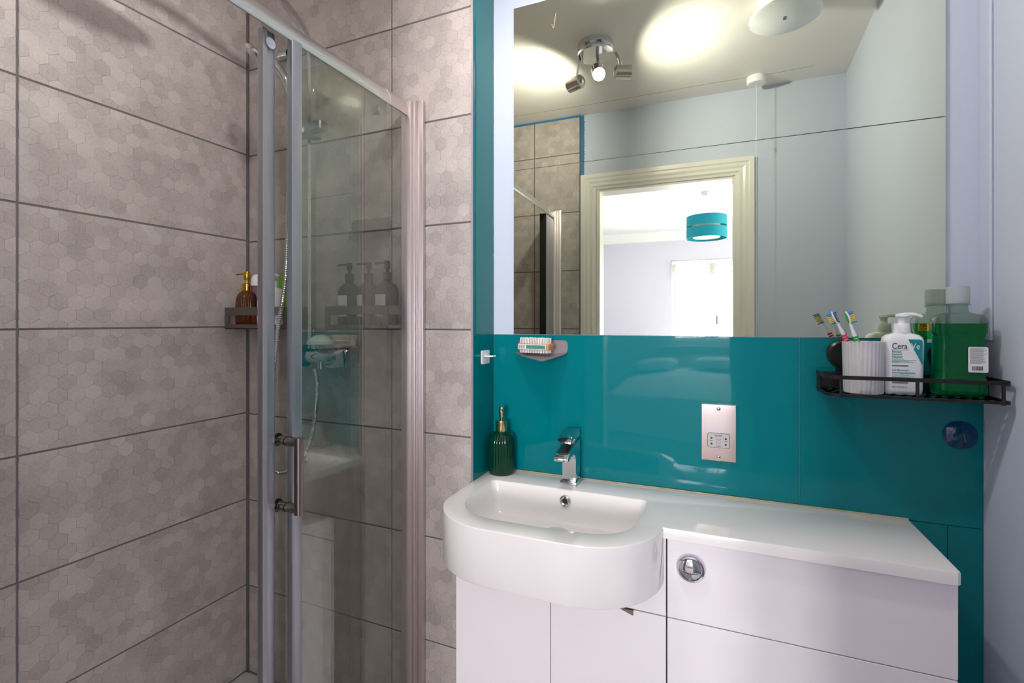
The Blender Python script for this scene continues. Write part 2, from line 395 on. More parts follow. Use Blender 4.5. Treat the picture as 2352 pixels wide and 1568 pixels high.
# door wall (behind the camera, seen in the mirror)
FW = -.04
fw = struct('wall_front', add_box(add_box(add_box(NB(), -1.64, -.60, FW-.10, FW, 0, CZ), .113, .70, FW-.10, FW, 0, CZ), -.60, .113, FW-.10, FW, 2.03, CZ), 'paint')
dz = [0, .246, .579, .912, 1.2454, 1.5785, 1.911, 2.2435, CZ-.006]
L0 = 1.5375-.69
tw = tiled_wall('wall_front_tiled', (-.692, FW+.010), (-1.5375, FW+.010), [.003, .276, .842], dz, 0, CZ, .004)
tw.data.transform(Matrix.Scale(.1, 4, (0, 1, 0)))  # thin backing
struct('trim_2', add_box(NB(), -.692, -.672, FW+.0005, FW+.003, 2.115, CZ-.001), 'bluetape')
bt = NB(); random.seed(3)
for i in range(40):
    z = 2.16+i*.0072; add_box(bt, -.688, -.676+random.random()*.009, FW+.003, FW+.005, z, z+.004)
o = obj('tape_ridges', bt, 'bluetape', bpy.data.objects['trim_2']); o['kind'] = 'stuff'
struct('trim_3', add_box(NB(), -1.53, -.692, FW+.009, FW+.013, CZ-.010, CZ-.001), 'bluetape')
# door frame: casing (ogee) and lining
df = thing('door_1', None, None, (0, FW, 0), kind='structure')
def casing_prof(wd=.078):
    return [(0, 0), (0, .010), (.012, .012), (.020, .017), (.034, .014), (.046, .018), (.060, .018), (.066, .021), (wd, .021), (wd, 0)]
def casing(x0, sgn, z1, wd, z0=0):
    bm = NB(); t = bmesh.new()
    P = casing_prof(wd); A = [t.verts.new((x0+sgn*a, b, z0)) for a, b in P]; B = [t.verts.new((x0+sgn*a, b, z1+a)) for a, b in P]; n = len(P)
    t.faces.new(A); t.faces.new(B[::-1])
    for i in range(n): t.faces.new((A[i], B[i], B[(i+1) % n], A[(i+1) % n]))
    bmesh.ops.recalc_face_normals(t, faces=t.faces[:]); merge(bm, t); return bm
obj('casing', casing(-.602, -1, 2.026, .086), 'gloss', df); obj('casing', casing(.108, 1, 2.026, .086), 'gloss', df)
t = bmesh.new(); P = casing_prof(.086); A = [t.verts.new((-.602-a, b, 2.026+a)) for a, b in P]; B = [t.verts.new((.108+a, b, 2.026+a)) for a, b in P]; n = len(P)
t.faces.new(A); t.faces.new(B[::-1])
for i in range(n): t.faces.new((A[i], B[i], B[(i+1) % n], A[(i+1) % n]))
bmesh.ops.recalc_face_normals(t, faces=t.faces[:]); obj('head_casing', t, 'gloss', df)
obj('lining', add_box(add_box(NB(), -.60, -.582, -.10, .004, 0, 2.03), -.607, -.585, -.06, -.02, 0, 2.0), 'gloss', df)
box('lining', .098, .113, -.10, .004, 0, 2.03, 'gloss', df)
box('head_lining', -.5815, .0975, -.0995, .0038, 2.013, 2.03, 'gloss', df)

# ------------------------------------------------------------------ bedroom seen through the doorway
BY0, BY1, BX0, BX1 = -4.05, -.14, -2.3, 2.3
WX0, WX1, WZ0, WZ1 = -.50, .50, .90, 2.085
struct('wall_bedroom_far', add_box(add_box(add_box(add_box(NB(), BX0, WX0, BY0-.12, BY0, 0, CZ), WX1, BX1, BY0-.12, BY0, 0, CZ), WX0, WX1, BY0-.12, BY0, 0, WZ0), WX0, WX1, BY0-.12, BY0, WZ1, CZ), 'bedwall')
struct('wall_bedroom_left', add_box(NB(), BX0-.1, BX0, BY0, BY1, 0, CZ), 'bedwall')
struct('wall_bedroom_right', add_box(add_box(add_box(add_box(NB(), BX1, BX1+.1, BY0, -3.0, 0, CZ), BX1, BX1+.1, -1.2, BY1, 0, CZ), BX1, BX1+.1, -3.0, -1.2, 0, .85), BX1, BX1+.1, -3.0, -1.2, 2.15, CZ), 'bedwall')  # unseen opening, made up to let the side fill lamp in
struct('wall_bedroom_near', add_box(add_box(NB(), BX0, -1.64, BY1-.02, BY1+.08, 0, CZ), .70, BX1, BY1-.02, BY1+.08, 0, CZ), 'bedwall')
struct('floor_bedroom', add_box(NB(), BX0-.1, BX1+.1, BY0-.12, BY1, -.05, 0), 'carpet')
struct('ceiling_bedroom', add_box(NB(), BX0-.1, BX1+.1, BY0-.12, BY1, CZ, CZ+.08), 'bedceil')
struct('trim_4', add_prism(NB(), [(BY0, CZ), (BY0, CZ-.115), (BY0+.02, CZ-.11), (BY0+.06, CZ-.07), (BY0+.10, CZ-.02), (BY0+.105, CZ)], 'x', BX0, BX1), 'bedceil')
wn_ = thing('window_1', None, None, (0, BY0-.06, WZ0), kind='structure')
H = WZ1-WZ0
fr = NB()
for x0, x1, z0, z1 in ((-.5, -.45, 0, H), (.45, .5, 0, H), (-.45, .45, 0, .05), (-.45, .45, H-.05, H), (-.03, .03, .05, H-.05)): add_box(fr, x0, x1, -.035, .035, z0, z1, .004)
obj('frame', fr, 'upvc', wn_)
for x0, x1 in ((-.448, -.032), (.032, .448)):
    sh = NB()
    for a, b, c, d in ((x0, x0+.05, .052, H-.052), (x1-.05, x1, .052, H-.052), (x0+.05, x1-.05, .052, .10), (x0+.05, x1-.05, H-.10, H-.052)): add_box(sh, a, b, -.02, .045, c, d, .004)
    s_ = obj('sash', sh, 'upvc', wn_)
    box('pane', x0+.045, x1-.045, .008, .012, .09, H-.09, 'wglass', s_)
    hx = x1-.025 if x0 < 0 else x0+.025
    obj('handle', add_tube(add_tube(NB(), [(hx, .045, .36), (hx, .075, .36)], .008, 8), bez([(hx, .075, .36), (hx, .078, .40), (hx, .07, .46)]), .006, 8), 'blackp' if x0 > 0 else 'alu', s_)
box('sill', -.58, .58, .06, .22, -.03, -.002, 'upvc', wn_, bev=.006)
bl = thing('venetian_blind', 'white venetian blind drawn up at the top of the bedroom window', 'blind', (0, BY0+.03, 1.86))
box('headrail', -.49, .49, -.02, .02, .17, .20, 'upvc', bl, bev=.003)
for i in range(11):
    z = .03+i*.0115
    obj('slat', add_prism(NB(), [(-.018, z), (0, z+.004), (.018, z), (.018, z+.0015), (0, z+.0055), (-.018, z+.0015)], 'x', -.48, .48), 'offp', bl)
box('bottom_bar', -.48, .48, -.018, .018, 0, .016, 'offp', bl, bev=.003)
obj('cord', add_tube(NB(), [(.3, .02, 0), (.3, .02, .17)], .002, 5), 'whitep', bl)
obj('cord', add_tube(NB(), [(-.3, .02, 0), (-.3, .02, .17)], .002, 5), 'whitep', bl)
rd = thing('radiator', 'white panel radiator on the wall below the bedroom window', 'radiator', (0, BY0+.05, .15))
rm = NB()
add_box(rm, -.5, .5, -.03, 0, 0, .6, .004)
prof = []
for i in range(31):
    x = -.48+i*.032; prof += [(x, .012), (x+.008, .026), (x+.022, .026), (x+.03, .012)]
add_prism(rm, prof+[(.48, 0), (-.48, 0)], 'z', .03, .57)
obj('panel', rm, 'upvc', rd); box('top_grille', -.5, .5, -.03, .03, .6, .612, 'upvc', rd, bev=.003)
obj('valve', add_lathe(NB(), [(0, 0), (.014, 0), (.014, .05), (0, .05)], 12, (.53, 0)), 'chrome', rd)
bd = thing('bed', 'double bed with a white textured bedspread below the bedroom window', 'bed', (-.25, -2.75, 0))
box('base', -.72, .72, -.98, .98, .08, .34, 'mattress', bd, bev=.02, seg=3)
box('mattress', -.72, .72, -.98, .98, .34, .56, 'mattress', bd, bev=.05, seg=4)
bm = NB(); nx, ny = 36, 40
V = []
for j in range(ny+1):
    row = []
    for i in range(nx+1):
        u, v = i/nx*2-1, j/ny*2-1
        x = u*.80; y = v*1.02
        e = max(0, abs(u)-.86)/.14; f = max(0, abs(v)-.90)/.10
        z = .60+.045*math.cos(u*1.4)*math.cos(v*1.2)+.006*math.sin(i*2.1)*math.sin(j*1.9)-.30*max(e, f)**1.6
        row.append(bm.verts.new((min(max(x, -.76+.02*0), .76), y, z)))
    V.append(row)
for j in range(ny):
    for i in range(nx): bm.faces.new((V[j][i], V[j][i+1], V[j+1][i+1], V[j+1][i]))
obj('bedspread', bm, 'spread', bd, smooth=True)
for sx in (-.36, .36):
    bm = NB(); t = bmesh.new(); bmesh.ops.create_uvsphere(t, u_segments=24, v_segments=12, radius=1)
    for v in t.verts:
        x, y, z = v.co; v.co = (sx+.3*math.copysign(abs(x)**.6, x), -.70+.19*math.copysign(abs(y)**.6, y), .70+.07*z)
    merge(bm, t); obj('pillow', bm, 'spread', bd, smooth=True)
for sx in (-.6, .6):
    for sy in (-.8, .8): box('foot', sx-.02, sx+.02, sy-.02, sy+.02, 0, .08, 'blackp', bd)
pl = thing('pendant_lamp', 'teal two-tier drum pendant lampshade hanging from the bedroom ceiling', 'lamp', (-.048, -2.09, CZ))
lathe('ceiling_rose', [(0, 0), (.045, 0), (.043, -.022), (.02, -.035), (0, -.035)], 'whitep', pl, n=24)
tube('flex', [(0, 0, -.03), (0, 0, -.30)], .003, 'whitep', pl, n=6)
for z0, z1 in ((-.31, -.22), (-.42, -.325)):
    lathe('shade_band', [(.172, z0), (.172, z1), (.169, z1), (.169, z0), (.172, z0)], 'shade', pl, n=48)
lathe('inner_shade', [(.116, -.41), (.116, -.235), (.114, -.235), (.114, -.41), (.116, -.41)], 'shadein', pl, n=48)
lathe('diffuser', [(0, -.408), (.113, -.408), (.113, -.405), (0, -.405)], 'shadein', pl, n=48)
tube('bulb_holder', [(0, 0, -.29), (0, 0, -.34)], .018, 'whitep', pl, n=12)
for k in range(3):
    a = k*2*PI/3; tube('strut', [(0, 0, -.315), (.17*math.cos(a), .17*math.sin(a), -.315)], .002, 'whitep', pl, n=5)
    a += .5; tube('strut', [(.114*math.cos(a), .114*math.sin(a), -.405), (.171*math.cos(a), .171*math.sin(a), -.405)], .002, 'whitep', pl, n=5)

# ------------------------------------------------------------------ ceiling fittings of the bathroom
LX, LY = -.455, .64
lf = thing('spotlight', 'chrome round ceiling fitting with three swivelling spotlight heads', 'light', (LX, LY, CZ))
lathe('base', [(0, 0), (.074, 0), (.074, -.022), (.066, -.03), (.066, -.038), (.076, -.042), (.074, -.05), (0, -.052)], 'chrome', lf, n=40)
def head(px, py, pz, d, power, ang, col=(1, .975, .94), bulb=60):
    d = Vector(d).normalized(); q = Vector((0, 0, -1)).rotation_difference(d).to_matrix().to_4x4()
    M4 = T(px, py, pz) @ q
    hd = lathe('head', [(0, .036), (.020, .034), (.028, .026), (.029, -.036), (.0262, -.036), (.0262, .0), (0, .0)], 'lampm', lf, n=28, M4=M4)
    lathe('bulb', [(0, -.001), (.0245, -.001), (.0245, -.024), (.018, -.029), (0, -.030)], 'lit', hd, n=24)
    tube('stem', [(px*.75, py*.75, -.05), (px*.9, py*.9, pz*.6), (px, py, pz)], .006, 'chrome', lf, n=8)
    l = bpy.data.lights.new('spot_light', 'SPOT'); l.energy = power; l.spot_size = math.radians(ang); l.spot_blend = 1.0; l.shadow_soft_size = .022; l.color = col
    o = bpy.data.objects.new('spot_light', l); COL.objects.link(o)
    o.matrix_basis = T(*(Vector((LX+px, LY+py, CZ+pz))+d*.045)) @ q
head(.015, .02, -.128, (.18, .50, -.50), 14, 166)
head(-.088, -.015, -.142, (-.86, -.36, .03), 17, 168)
head(.110, -.005, -.138, (1, -.34, -.03), 17, 168)
ef = thing('extractor_fan', 'round white extractor fan with flat disc cover on the bathroom ceiling', 'fan', (.245, .652, CZ))
lathe('duct_collar', [(0, 0), (.088, 0), (.086, -.034), (.08, -.036), (0, -.03)], 'whitep', ef, n=40)
lathe('cover_disc', [(0, -.046), (.108, -.047), (.118, -.052), (.119, -.057), (.110, -.062), (0, -.062)], 'whitep', ef, n=56)
for x in (-.06, .06): lathe('spacer', [(0, -.03), (.006, -.03), (.006, -.047), (0, -.047)], 'whitep', ef, n=8, c=(x, 0))
box('maker_mark', -.005, .005, -.011, .011, -.0628, -.0618, 'grey_ink', ef)
ps = thing('pull_switch', 'white round ceiling pull-cord switch near the door wall', 'switch', (.196, .069, CZ))
lathe('housing', [(0, 0), (.043, 0), (.0425, -.026), (.038, -.032), (0, -.034)], 'whitep', ps, n=36)
tube('cord', [(0, -.005, -.03), (0, -.005, -1.25)], .0011, 'whitep', ps, n=6)
lathe('connector', [(0, -.285), (.0035, -.287), (.0035, -.305), (0, -.308)], 'whitep', ps, n=10, c=(0, -.005))
lathe('pull_knob', [(0, -1.24), (.006, -1.245), (.009, -1.28), (0, -1.285)], 'whitep', ps, n=12, c=(0, -.005))

# ------------------------------------------------------------------ mirrors
mx0, mx1 = -.5437, .4692
for z0, z1, lb in ((1.2515, 1.7335, 'lower frameless mirror directly above the teal splashback'), (1.7355, 2.2145, 'upper frameless mirror with a yellow tick mark at its corner')):
    m_ = thing('mirror', lb, 'mirror', ((mx0+mx1)/2, 1.3445, z0))
    box('pane', mx0-(mx0+mx1)/2, mx1-(mx0+mx1)/2, -.0063, 0, 0, z1-z0, 'mirror', m_)
    box('backing', mx0-(mx0+mx1)/2+.002, mx1-(mx0+mx1)/2-.002, 0, .0015, .002, z1-z0-.002, 'seam', m_)
    if z0 > 1.5:
        cx_ = -.4195-(mx0+mx1)/2; zz = 2.128-z0
        obj('tick_mark', add_tube(NB(), [(cx_-.006, -.0068, zz+.012), (cx_-.001, -.0068, zz), (cx_+.006, -.0068, zz+.042)], .0016, 5), 'caulk', m_)

# ------------------------------------------------------------------ basin worktop
def arc(cx, cy, rx, ry, a0, a1, n):
    return [(cx+rx*math.cos(math.radians(a0+(a1-a0)*i/n)), cy+ry*math.sin(math.radians(a0+(a1-a0)*i/n))) for i in range(n+1)]
XL, XR, YB = -.6100, .404, 1.3385
outer = [(XL, YB), (XL, 1.09)]+arc(XL+.165, 1.075, .165, .145, 180, 270, 14)[1:]+[(-.33, .9295), (-.26, .9315)]+arc(-.262, 1.090, .164, .158, 270, 355, 14)+[(-.097, 1.0855), (XR-.006, 1.0855), (XR, 1.0915), (XR, YB)]
hole = arc(-.548, 1.218, .017, .016, 180, 90, 4)+arc(-.161, 1.218, .017, .016, 90, 0, 4)+[(-.1455, 1.15)]+arc(-.250, 1.098, .101, .105, 0, -90, 12)+[(-.33, .9865)]+arc(-.452, 1.093, .113, .108, -90, -180, 12)+[(-.5645, 1.15)]
CZT = .85
bas = thing('basin_worktop', 'white one-piece worktop with integral curved-front washbasin', 'basin', (-.10, 1.2, CZT-.123))
o0 = Vector((-.10, 1.2, CZT-.123))
bm = bmesh.new()
def ring(bm, pts, z): return [bm.verts.new((x, y, z)) for x, y in pts]
def inset(pts, d):
    out = []; n = len(pts); A = sum(pts[i][0]*pts[(i+1) % n][1]-pts[(i+1) % n][0]*pts[i][1] for i in range(n)); sg = 1 if A > 0 else -1
    for i in range(n):
        p0, p1, p2 = Vector(pts[i-1]), Vector(pts[i]), Vector(pts[(i+1) % n])
        e1 = (p1-p0).normalized(); e2 = (p2-p1).normalized(); n1 = Vector((-e1.y, e1.x)); n2 = Vector((-e2.y, e2.x)); nn = (n1+n2); nn = nn/max(.6, nn.dot(n1)) if nn.length > 1e-6 else n1
        q = p1+nn*d*sg; out.append((q.x, q.y))
    return out
b_ = .003
Ot = ring(bm, inset(outer, b_), CZT); Om = ring(bm, inset(outer, b_*.3), CZT-b_*.3); Oo = ring(bm, outer, CZT-b_); Ob = ring(bm, outer, CZT-.0232)
def strip(A, B):
    n = len(A)
    for i in range(n): bm.faces.new((A[i], A[(i+1) % n], B[(i+1) % n], B[i]))
strip(Ot, Om); strip(Om, Oo); strip(Oo, Ob)
hc = Vector((-.355, 1.12))
def hscale(d, dyf=0): 
    hw, hh = .21, .124
    return [(hc.x+(x-hc.x)*(hw-d)/hw, hc.y+(y-hc.y)*(hh-d)/hh+dyf) for x, y in hole]
lv = [(0, CZT), (.0015, CZT-.0006), (.003, CZT-.003), (.007, CZT-.03), (.013, CZT-.06), (.020, CZT-.075), (.033, CZT-.086), (.055, CZT-.0905), (.085, CZT-.092)]
R = [ring(bm, hscale(d, 0), z) for d, z in lv]
for A, B in zip(R, R[1:]): strip(B, A)
bm.faces.new(R[-1])
te = []
for A in (Ot, R[0]):
    n = len(A)
    for i in range(n): te.append(bm.edges.get((A[i], A[(i+1) % n])) or bm.edges.new((A[i], A[(i+1) % n])))
bmesh.ops.triangle_fill(bm, edges=te, use_beauty=True)
Bi = ring(bm, inset(outer, .02), CZT-.0232); strip(Ob, Bi)
# skirt of the basin
i0 = 0
sk = [p for p in outer if p[0] <= -.0965 and p[1] <= 1.0905] 
sk = sorted(sk, key=lambda p: 0)
sk_pts = [(XL, 1.20)]+sk+[(-.0975, 1.12)]
sk_pts = [(p.x, p.y) for p in (Vector(q)+((Vector(q)-Vector((-.35, 1.15))).normalized()*.0005) for q in sk_pts)]
St = ring(bm, sk_pts, CZT-.0034); Sb = ring(bm, sk_pts, CZT-.119); Sc = ring(bm, inset(sk_pts+[], .003)[:len(sk_pts)], CZT-.123)
for A, B in ((St, Sb), (Sb, Sc)):
    for i in range(len(A)-1): bm.faces.new((A[i], A[i+1], B[i+1], B[i]))
bm.faces.new(Sc)
bmesh.ops.recalc_face_normals(bm, faces=bm.faces[:])
bmesh.ops.transform(bm, matrix=T(*(-o0)), verts=bm.verts[:])
wt = obj('worktop', bm, 'cast', bas, smooth=True)
def W(x, y, z): return T(x-o0.x, y-o0.y, z-o0.z)
lathe('overflow_ring', [(.006, .001), (.007, .004), (.0105, .0055), (.0140, .004), (.0152, 0)], 'chrome', bas, n=32, M4=W(-.3535, 1.2265, .8225) @ Matrix.Rotation(PI/2-.16, 4, 'X'))
lathe('overflow_hole', [(0, .0005), (.0075, .0012)], 'seam', bas, n=20, M4=W(-.3535, 1.2265, .8225) @ Matrix.Rotation(PI/2-.16, 4, 'X'))
lathe('drain_plug', [(.034, 0), (.033, .003), (.026, .006), (0, .008)], 'chrome', bas, n=36, M4=W(-.361, 1.172, .7575))
tube('sealant_bead', [(XL-o0.x+.003, YB-o0.y-.001, .1235), (-.2, YB-o0.y-.0008, .1232), (.1, YB-o0.y-.001, .1235), (XR-o0.x, YB-o0.y-.001, .1232)], .0016, 'caulk', bas, n=6)

# ------------------------------------------------------------------ tap
fx0, fx1 = -.3765, -.3385
tp = thing('tap', 'square chrome waterfall mixer tap at the back of the basin', 'tap', (-.3575, 1.30, CZT))
def PY(poly): return [(y-1.30, z-CZT) for y, z in poly]
hw = .019
obj('base_plate', add_box(NB(), -.0225, .0225, -.034, .030, 0, .009, .0015, 2), 'chrome', tp, smooth=True)
body = PY([(1.276, .857), (1.276, .917), (1.268, .931), (1.252, .938), (1.228, .937), (1.209, .931), (1.201, .930), (1.198, .935), (1.203, .941), (1.222, .950), (1.245, .958), (1.27, .9625), (1.322, .9635), (1.322, .857)])
obj('body', add_prism(NB(), body, 'x', -hw, hw, .0012, 2), 'chrome', tp, smooth=True)
chp = PY([(1.214, .9475), (1.228, .9535), (1.247, .9595), (1.262, .962), (1.262, .9628), (1.247, .9605), (1.228, .9545), (1.214, .9485)])
obj('spout_channel', add_prism(NB(), chp, 'x', -.0135, .0135), 'satin', tp)
lathe('cartridge_collar', [(.0, .1130), (.0150, .1130), (.0160, .118), (.0160, .123), (0, .123)], 'chrome', tp, n=28)
lev = PY([(1.226, .9715), (1.2265, .9745), (1.240, .983), (1.262, .989), (1.29, .9925), (1.318, .9935), (1.320, .9915), (1.320, .9735), (1.30, .9725), (1.278, .9735), (1.26, .9765), (1.244, .9755)])
obj('lever', add_prism(NB(), lev, 'x', -hw, hw, .0012, 2), 'chrome', tp, smooth=True)

# ------------------------------------------------------------------ pump dispenser builder
def nozzle(parent, z, d, L, mt, r=.0032, drop=.004):
    a = Vector((math.cos(d), math.sin(d), 0))
    pts = [Vector((0, 0, z)), a*L*.5+Vector((0, 0, z+.001)), a*L*.92+Vector((0, 0, z-drop*.3)), a*L+Vector((0, 0, z-drop))]
    return tube('nozzle', bez(pts, 3), r, mt, parent, n=8)
sd = thing('soap_dispenser', 'green ribbed glass soap dispenser with gold pump in the basin corner', 'soap dispenser', (-.5655, 1.2975, CZT))
lathe('bottle', [(0, .001), (.033, .001), (.0365, .004), (.038, .010), (.038, .088), (.0366, .100), (.032, .111), (.024, .1185), (.0165, .121), (.0155, .125), (0, .125)], 'green_glass', sd, n=96, rib=.0018, ribn=24, ribz=(.004, .112))
lathe('collar', [(0, .121), (.0165, .121), (.0172, .124), (.0172, .150), (.0155, .152), (0, .152)], 'palegold', sd, n=32)
lathe('stem', [(.0035, .15), (.0035, .165)], 'palegold', sd, n=12)
ph = lathe('pump_head', [(0, .162), (.0060, .162), (.0072, .166), (.0072, .189), (.0055, .192), (0, .192)], 'palegold', sd, n=20)
nozzle(ph, .183, math.radians(-62), .026, 'palegold', .0026)

# ------------------------------------------------------------------ cabinets
YC = 1.10
vc = thing('vanity_cabinet', 'white gloss two-door vanity cabinet under the basin', 'cabinet', (-.353, 1.22, 0))
v0 = (-.353, 1.22)
def vb(name, x0, x1, y0, y1, z0, z1, m, p, bev=.0008, **k): return box(name, x0-v0[0], x1-v0[0], y0-v0[1], y1-v0[1], z0, z1, m, p, bev=bev, **k)
cb_ = NB()
for a in ((-.606, -.590, YC+.019, 1.335, .1, .727), (-.112, -.0925, YC+.019, 1.335, .1, .826), (-.59, -.112, YC+.019, 1.335, .1, .116), (-.59, -.112, 1.325, 1.335, .116, .7)):
    add_box(cb_, a[0]-v0[0], a[1]-v0[0], a[2]-v0[1], a[3]-v0[1], a[4], a[5])
obj('carcass', cb_, 'door', vc)
dl = vb('door', -.6065, -.354, YC, YC+.018, .1, .6505, 'door', vc)
dr = vb('door', -.3525, -.0925, YC, YC+.018, .1, .6505, 'door', vc)
fp = [(-.6065, .6535), (-.6065, .7255), (-.150, .7255), (-.150, .8255), (-.0925, .8255), (-.0925, .6535)]
obj('top_panel', add_prism(NB(), [(x-v0[0], z) for x, z in fp], 'y', YC-v0[1], YC+.018-v0[1]), 'door', vc)
obj('gap_wedge', add_prism(NB(), [(-.196-v0[0], .6515), (-.161-v0[0], .6515), (-.161-v0[0], .6415), (-.163-v0[0], .6405)], 'y', YC-.004-v0[1], YC+.001-v0[1]), 'satin', dr)  # solid grey wedge drawn in for the dark gap under the basin corner
vb('plinth', -.60, -.10, YC+.05, YC+.066, .0, .0995, 'door', vc)
wc = thing('toilet_unit', 'white gloss concealed-cistern toilet unit right of the basin', 'cabinet', (.157, 1.22, 0))
v0 = (.157, 1.22)
cb_ = NB()
for a in ((-.0895, -.075, YC+.019, 1.335, 0, .826), (.388, .403, YC+.019, 1.335, 0, .826), (-.075, .388, YC+.019, YC+.03, .70, .826), (-.075, .388, 1.325, 1.335, 0, .826)):
    add_box(cb_, a[0]-v0[0], a[1]-v0[0], a[2]-v0[1], a[3]-v0[1], a[4], a[5])
obj('carcass', cb_, 'door', wc)
tpn = vb('access_panel', -.0895, .4035, YC, YC+.018, .6525, .8255, 'door', wc)
vb('lower_panel', -.0895, .4035, YC, YC+.018, .0, .6505, 'door', wc)
bt_ = lathe('flush_button', [(.030, 0), (.0295, .006), (.027, .010), (.0235, .0105), (.0225, .0065), (.0215, .0065), (.0210, .0105), (.016, .0135), (.008, .0150), (0, .0155)], 'chrome', wc, n=48, M4=T(-.0417-v0[0], YC-v0[1], .768) @ Matrix.Rotation(PI/2, 4, 'X'))
obj('split_line', add_tube(add_tube(NB(), bez([(-.0205, -.002, .0108), (-.010, -.006, .0148), (0, -.0075, .0155), (.010, -.006, .0148), (.0205, -.002, .0108)]), .0005, 5), [(0, -.007, .0155), (0, .019, .0125)], .0004, 5), 'seam', bt_)
# the toilet pan itself, under the unit's front
pan = thing('toilet', 'white ceramic toilet pan standing against the toilet unit', 'toilet', (.157, 1.0, 0))
def egg(w, l, yb, yf, z, n=32):
    out = []
    for i in range(n):
        a = 2*PI*i/n; x = w*math.cos(a); y = (yb+yf)/2+l*math.sin(a)
        out.append((x, min(y, yb), z))
    return out
obj('pan', loft(NB(), [egg(.12, .22, .098, -.30, 0), egg(.115, .22, .098, -.30, .12), egg(.16, .25, .098, -.36, .30), egg(.18, .26, .098, -.38, .39)]), 'cast', pan, smooth=True)
obj('seat', loft(NB(), [egg(.183, .26, .06, -.40, .392), egg(.185, .262, .06, -.40, .405)]), 'whitep', pan, smooth=True)
obj('lid', loft(NB(), [egg(.183, .26, .06, -.40, .407), egg(.185, .262, .06, -.40, .418), egg(.165, .24, .05, -.39, .428)]), 'whitep', pan, smooth=True)

# ------------------------------------------------------------------ shaver socket
ss = thing('shaver_socket', 'stainless steel shaver socket plate on the teal splashback', 'socket', (.0149, YF-.0045, 1.009))
bm = NB(); s0 = rrect(-.0413, .0413, -.0722, .0722, .002, 2); s1 = rrect(-.0395, .0395, -.0704, .0704, .002, 2)
loft(bm, [[(x, 0, z) for x, z in s0], [(x, -.005, z) for x, z in s0], [(x, -.0075, z) for x, z in s1]])
obj('plate', bm, 'steel', ss)
for z in (.060, -.0605):
    s_ = lathe('screw', [(0, .0035), (.0035, .003), (.0046, 0)], 'chrome', ss, n=20, M4=T(0, -.0075, z) @ FRONT)
    add = box('slot', -.0035, .0035, -.0005, .0005, .0025, .0038, 'seam', s_)
ins = obj('insert', loft(NB(), [[(x, -.0074, z) for x, z in rrect(-.0255, .0255, -.037, -.0015, .004, 4)], [(x, -.0090, z) for x, z in rrect(-.0250, .0250, -.0365, -.002, .004, 4)]]), 'taupe', ss, label='grey moulded insert')
M['insg'] = mat('grey_insert_plastic', (186, 180, 178), .35); ins.data.materials[0] = M['insg']
obj('insert_gap', add_prism(NB(), rrect(-.0262, .0262, -.0377, -.0008, .0046, 4), 'y', -.0078, -.0070), 'seam', ss)
def st(s, size, x, z, align='CENTER'): return text('lettering', s, size, T(x, -.0092, z) @ FRONT, 'ink', ins, align, bold=.00008)
st('SHAVERS', .0044, 0, -.0085); st('ONLY', .0040, 0, -.0345); st('240V~', .0036, -.0165, -.0212); st('110V~', .0036, .0165, -.0212)
hb = NB()
for x, z in ((-.0165, -.0135), (-.0165, -.0285), (.0165, -.0135), (.0165, -.0285)):
    add_lathe(hb, [(0, .0003), (.0023, .0003), (.0023, 0)], 14, M4=T(x, -.0090, z) @ FRONT)
    add_box(hb, x-.0026, x+.0026, -.0094, -.0090, z-.0024 if z > -.02 else z+.0014, z-.0014 if z > -.02 else z+.0024)
obj('pin_hole', hb, 'ink', ins)['kind'] = 'stuff'
fc = NB()
def fl(*p): add_tube(fc, [(x*.001, -.0092, -.021+z*.001) for x, z in p], .00022, 4)
fl((-5, 6), (0, 6)); fl((1, 6), (6, 6)); fl((-5, 6), (-5, 0), (-3, -3)); fl((-2.6, 4), (-2.6, 1.6)); fl((-2.6, 4), (-.6, 4)); fl((0, 4), (0, -.5), (1.2, -.5)); fl((2.6, 4), (2.6, 1.6)); fl((2.6, 4), (4.6, 4)); fl((5.4, 2), (5, -1), (2.5, -3.6)); fl((-3, -3), (-5, -4), (-5.4, -6), (-3.5, -7), (-1.2, -6), (0, -4.2), (2.5, -5.5), (5, -8))
obj('shaver_symbol', fc, 'ink', ins)

# ------------------------------------------------------------------ grey leaf shelf (two: teal wall and shower wall)
def leaf_shelf(label, loc, rz=0):
    s = thing('soap_shelf', label, 'shelf', loc, rz, 'grey folded soap shelves')
    bp_ = NB(); add_prism(bp_, rrect(-.075, .075, 0, .037, .011, 5), 'y', -.0022, 0); obj('back_plate', bp_, 'taupe', s)
    n = 14; tv = bmesh.new(); rows = []
    for i in range(n+1):
        u = i/n*2-1; x = -.073+.146*i/n
        ap = 1-abs((u-.25)/1.25) if u < .25 else 1-(u-.25)/.75
        yy = -.004-.088*(max(ap, 0)**.75); zz = .001-.017*max(ap, 0)**.9
        x2 = x+(-.012 if u < 0 else .0)*(1-ap)+.01*ap
        row = [tv.verts.new((x, 0, .0015)), tv.verts.new((x*.99+x2*.01, -.004, .0)), tv.verts.new(((x+x2)/2, yy*.5, zz*.35)), tv.verts.new((x2, yy, zz))]
        rows.append(row)
    for A, B in zip(rows, rows[1:]):
        for k in range(3): tv.faces.new((A[k], B[k], B[k+1], A[k+1]))
    bmesh.ops.recalc_face_normals(tv, faces=tv.faces[:])
    bmesh.ops.solidify(tv, geom=tv.faces[:], thickness=.0022)
    obj('tray', tv, 'taupe', s, smooth=True)
    return s
leaf_shelf('grey leaf-shaped shelf holding the nail brush on the teal splashback', (-.4535, YF-.0045, 1.198))
leaf_shelf('grey leaf-shaped shelf high on the shower tiles above brown bottles', (-.965, 1.2165, 1.565), -.02)
nb = thing('nail_brush', 'wooden double-sided nail brush with white bristles on the grey shelf', 'brush', (-.462, 1.300, 1.2180), math.radians(-10))
box('block', -.050, .050, -.016, .016, -.0085, .0085, 'brushwood', nb, bev=.002, seg=2)
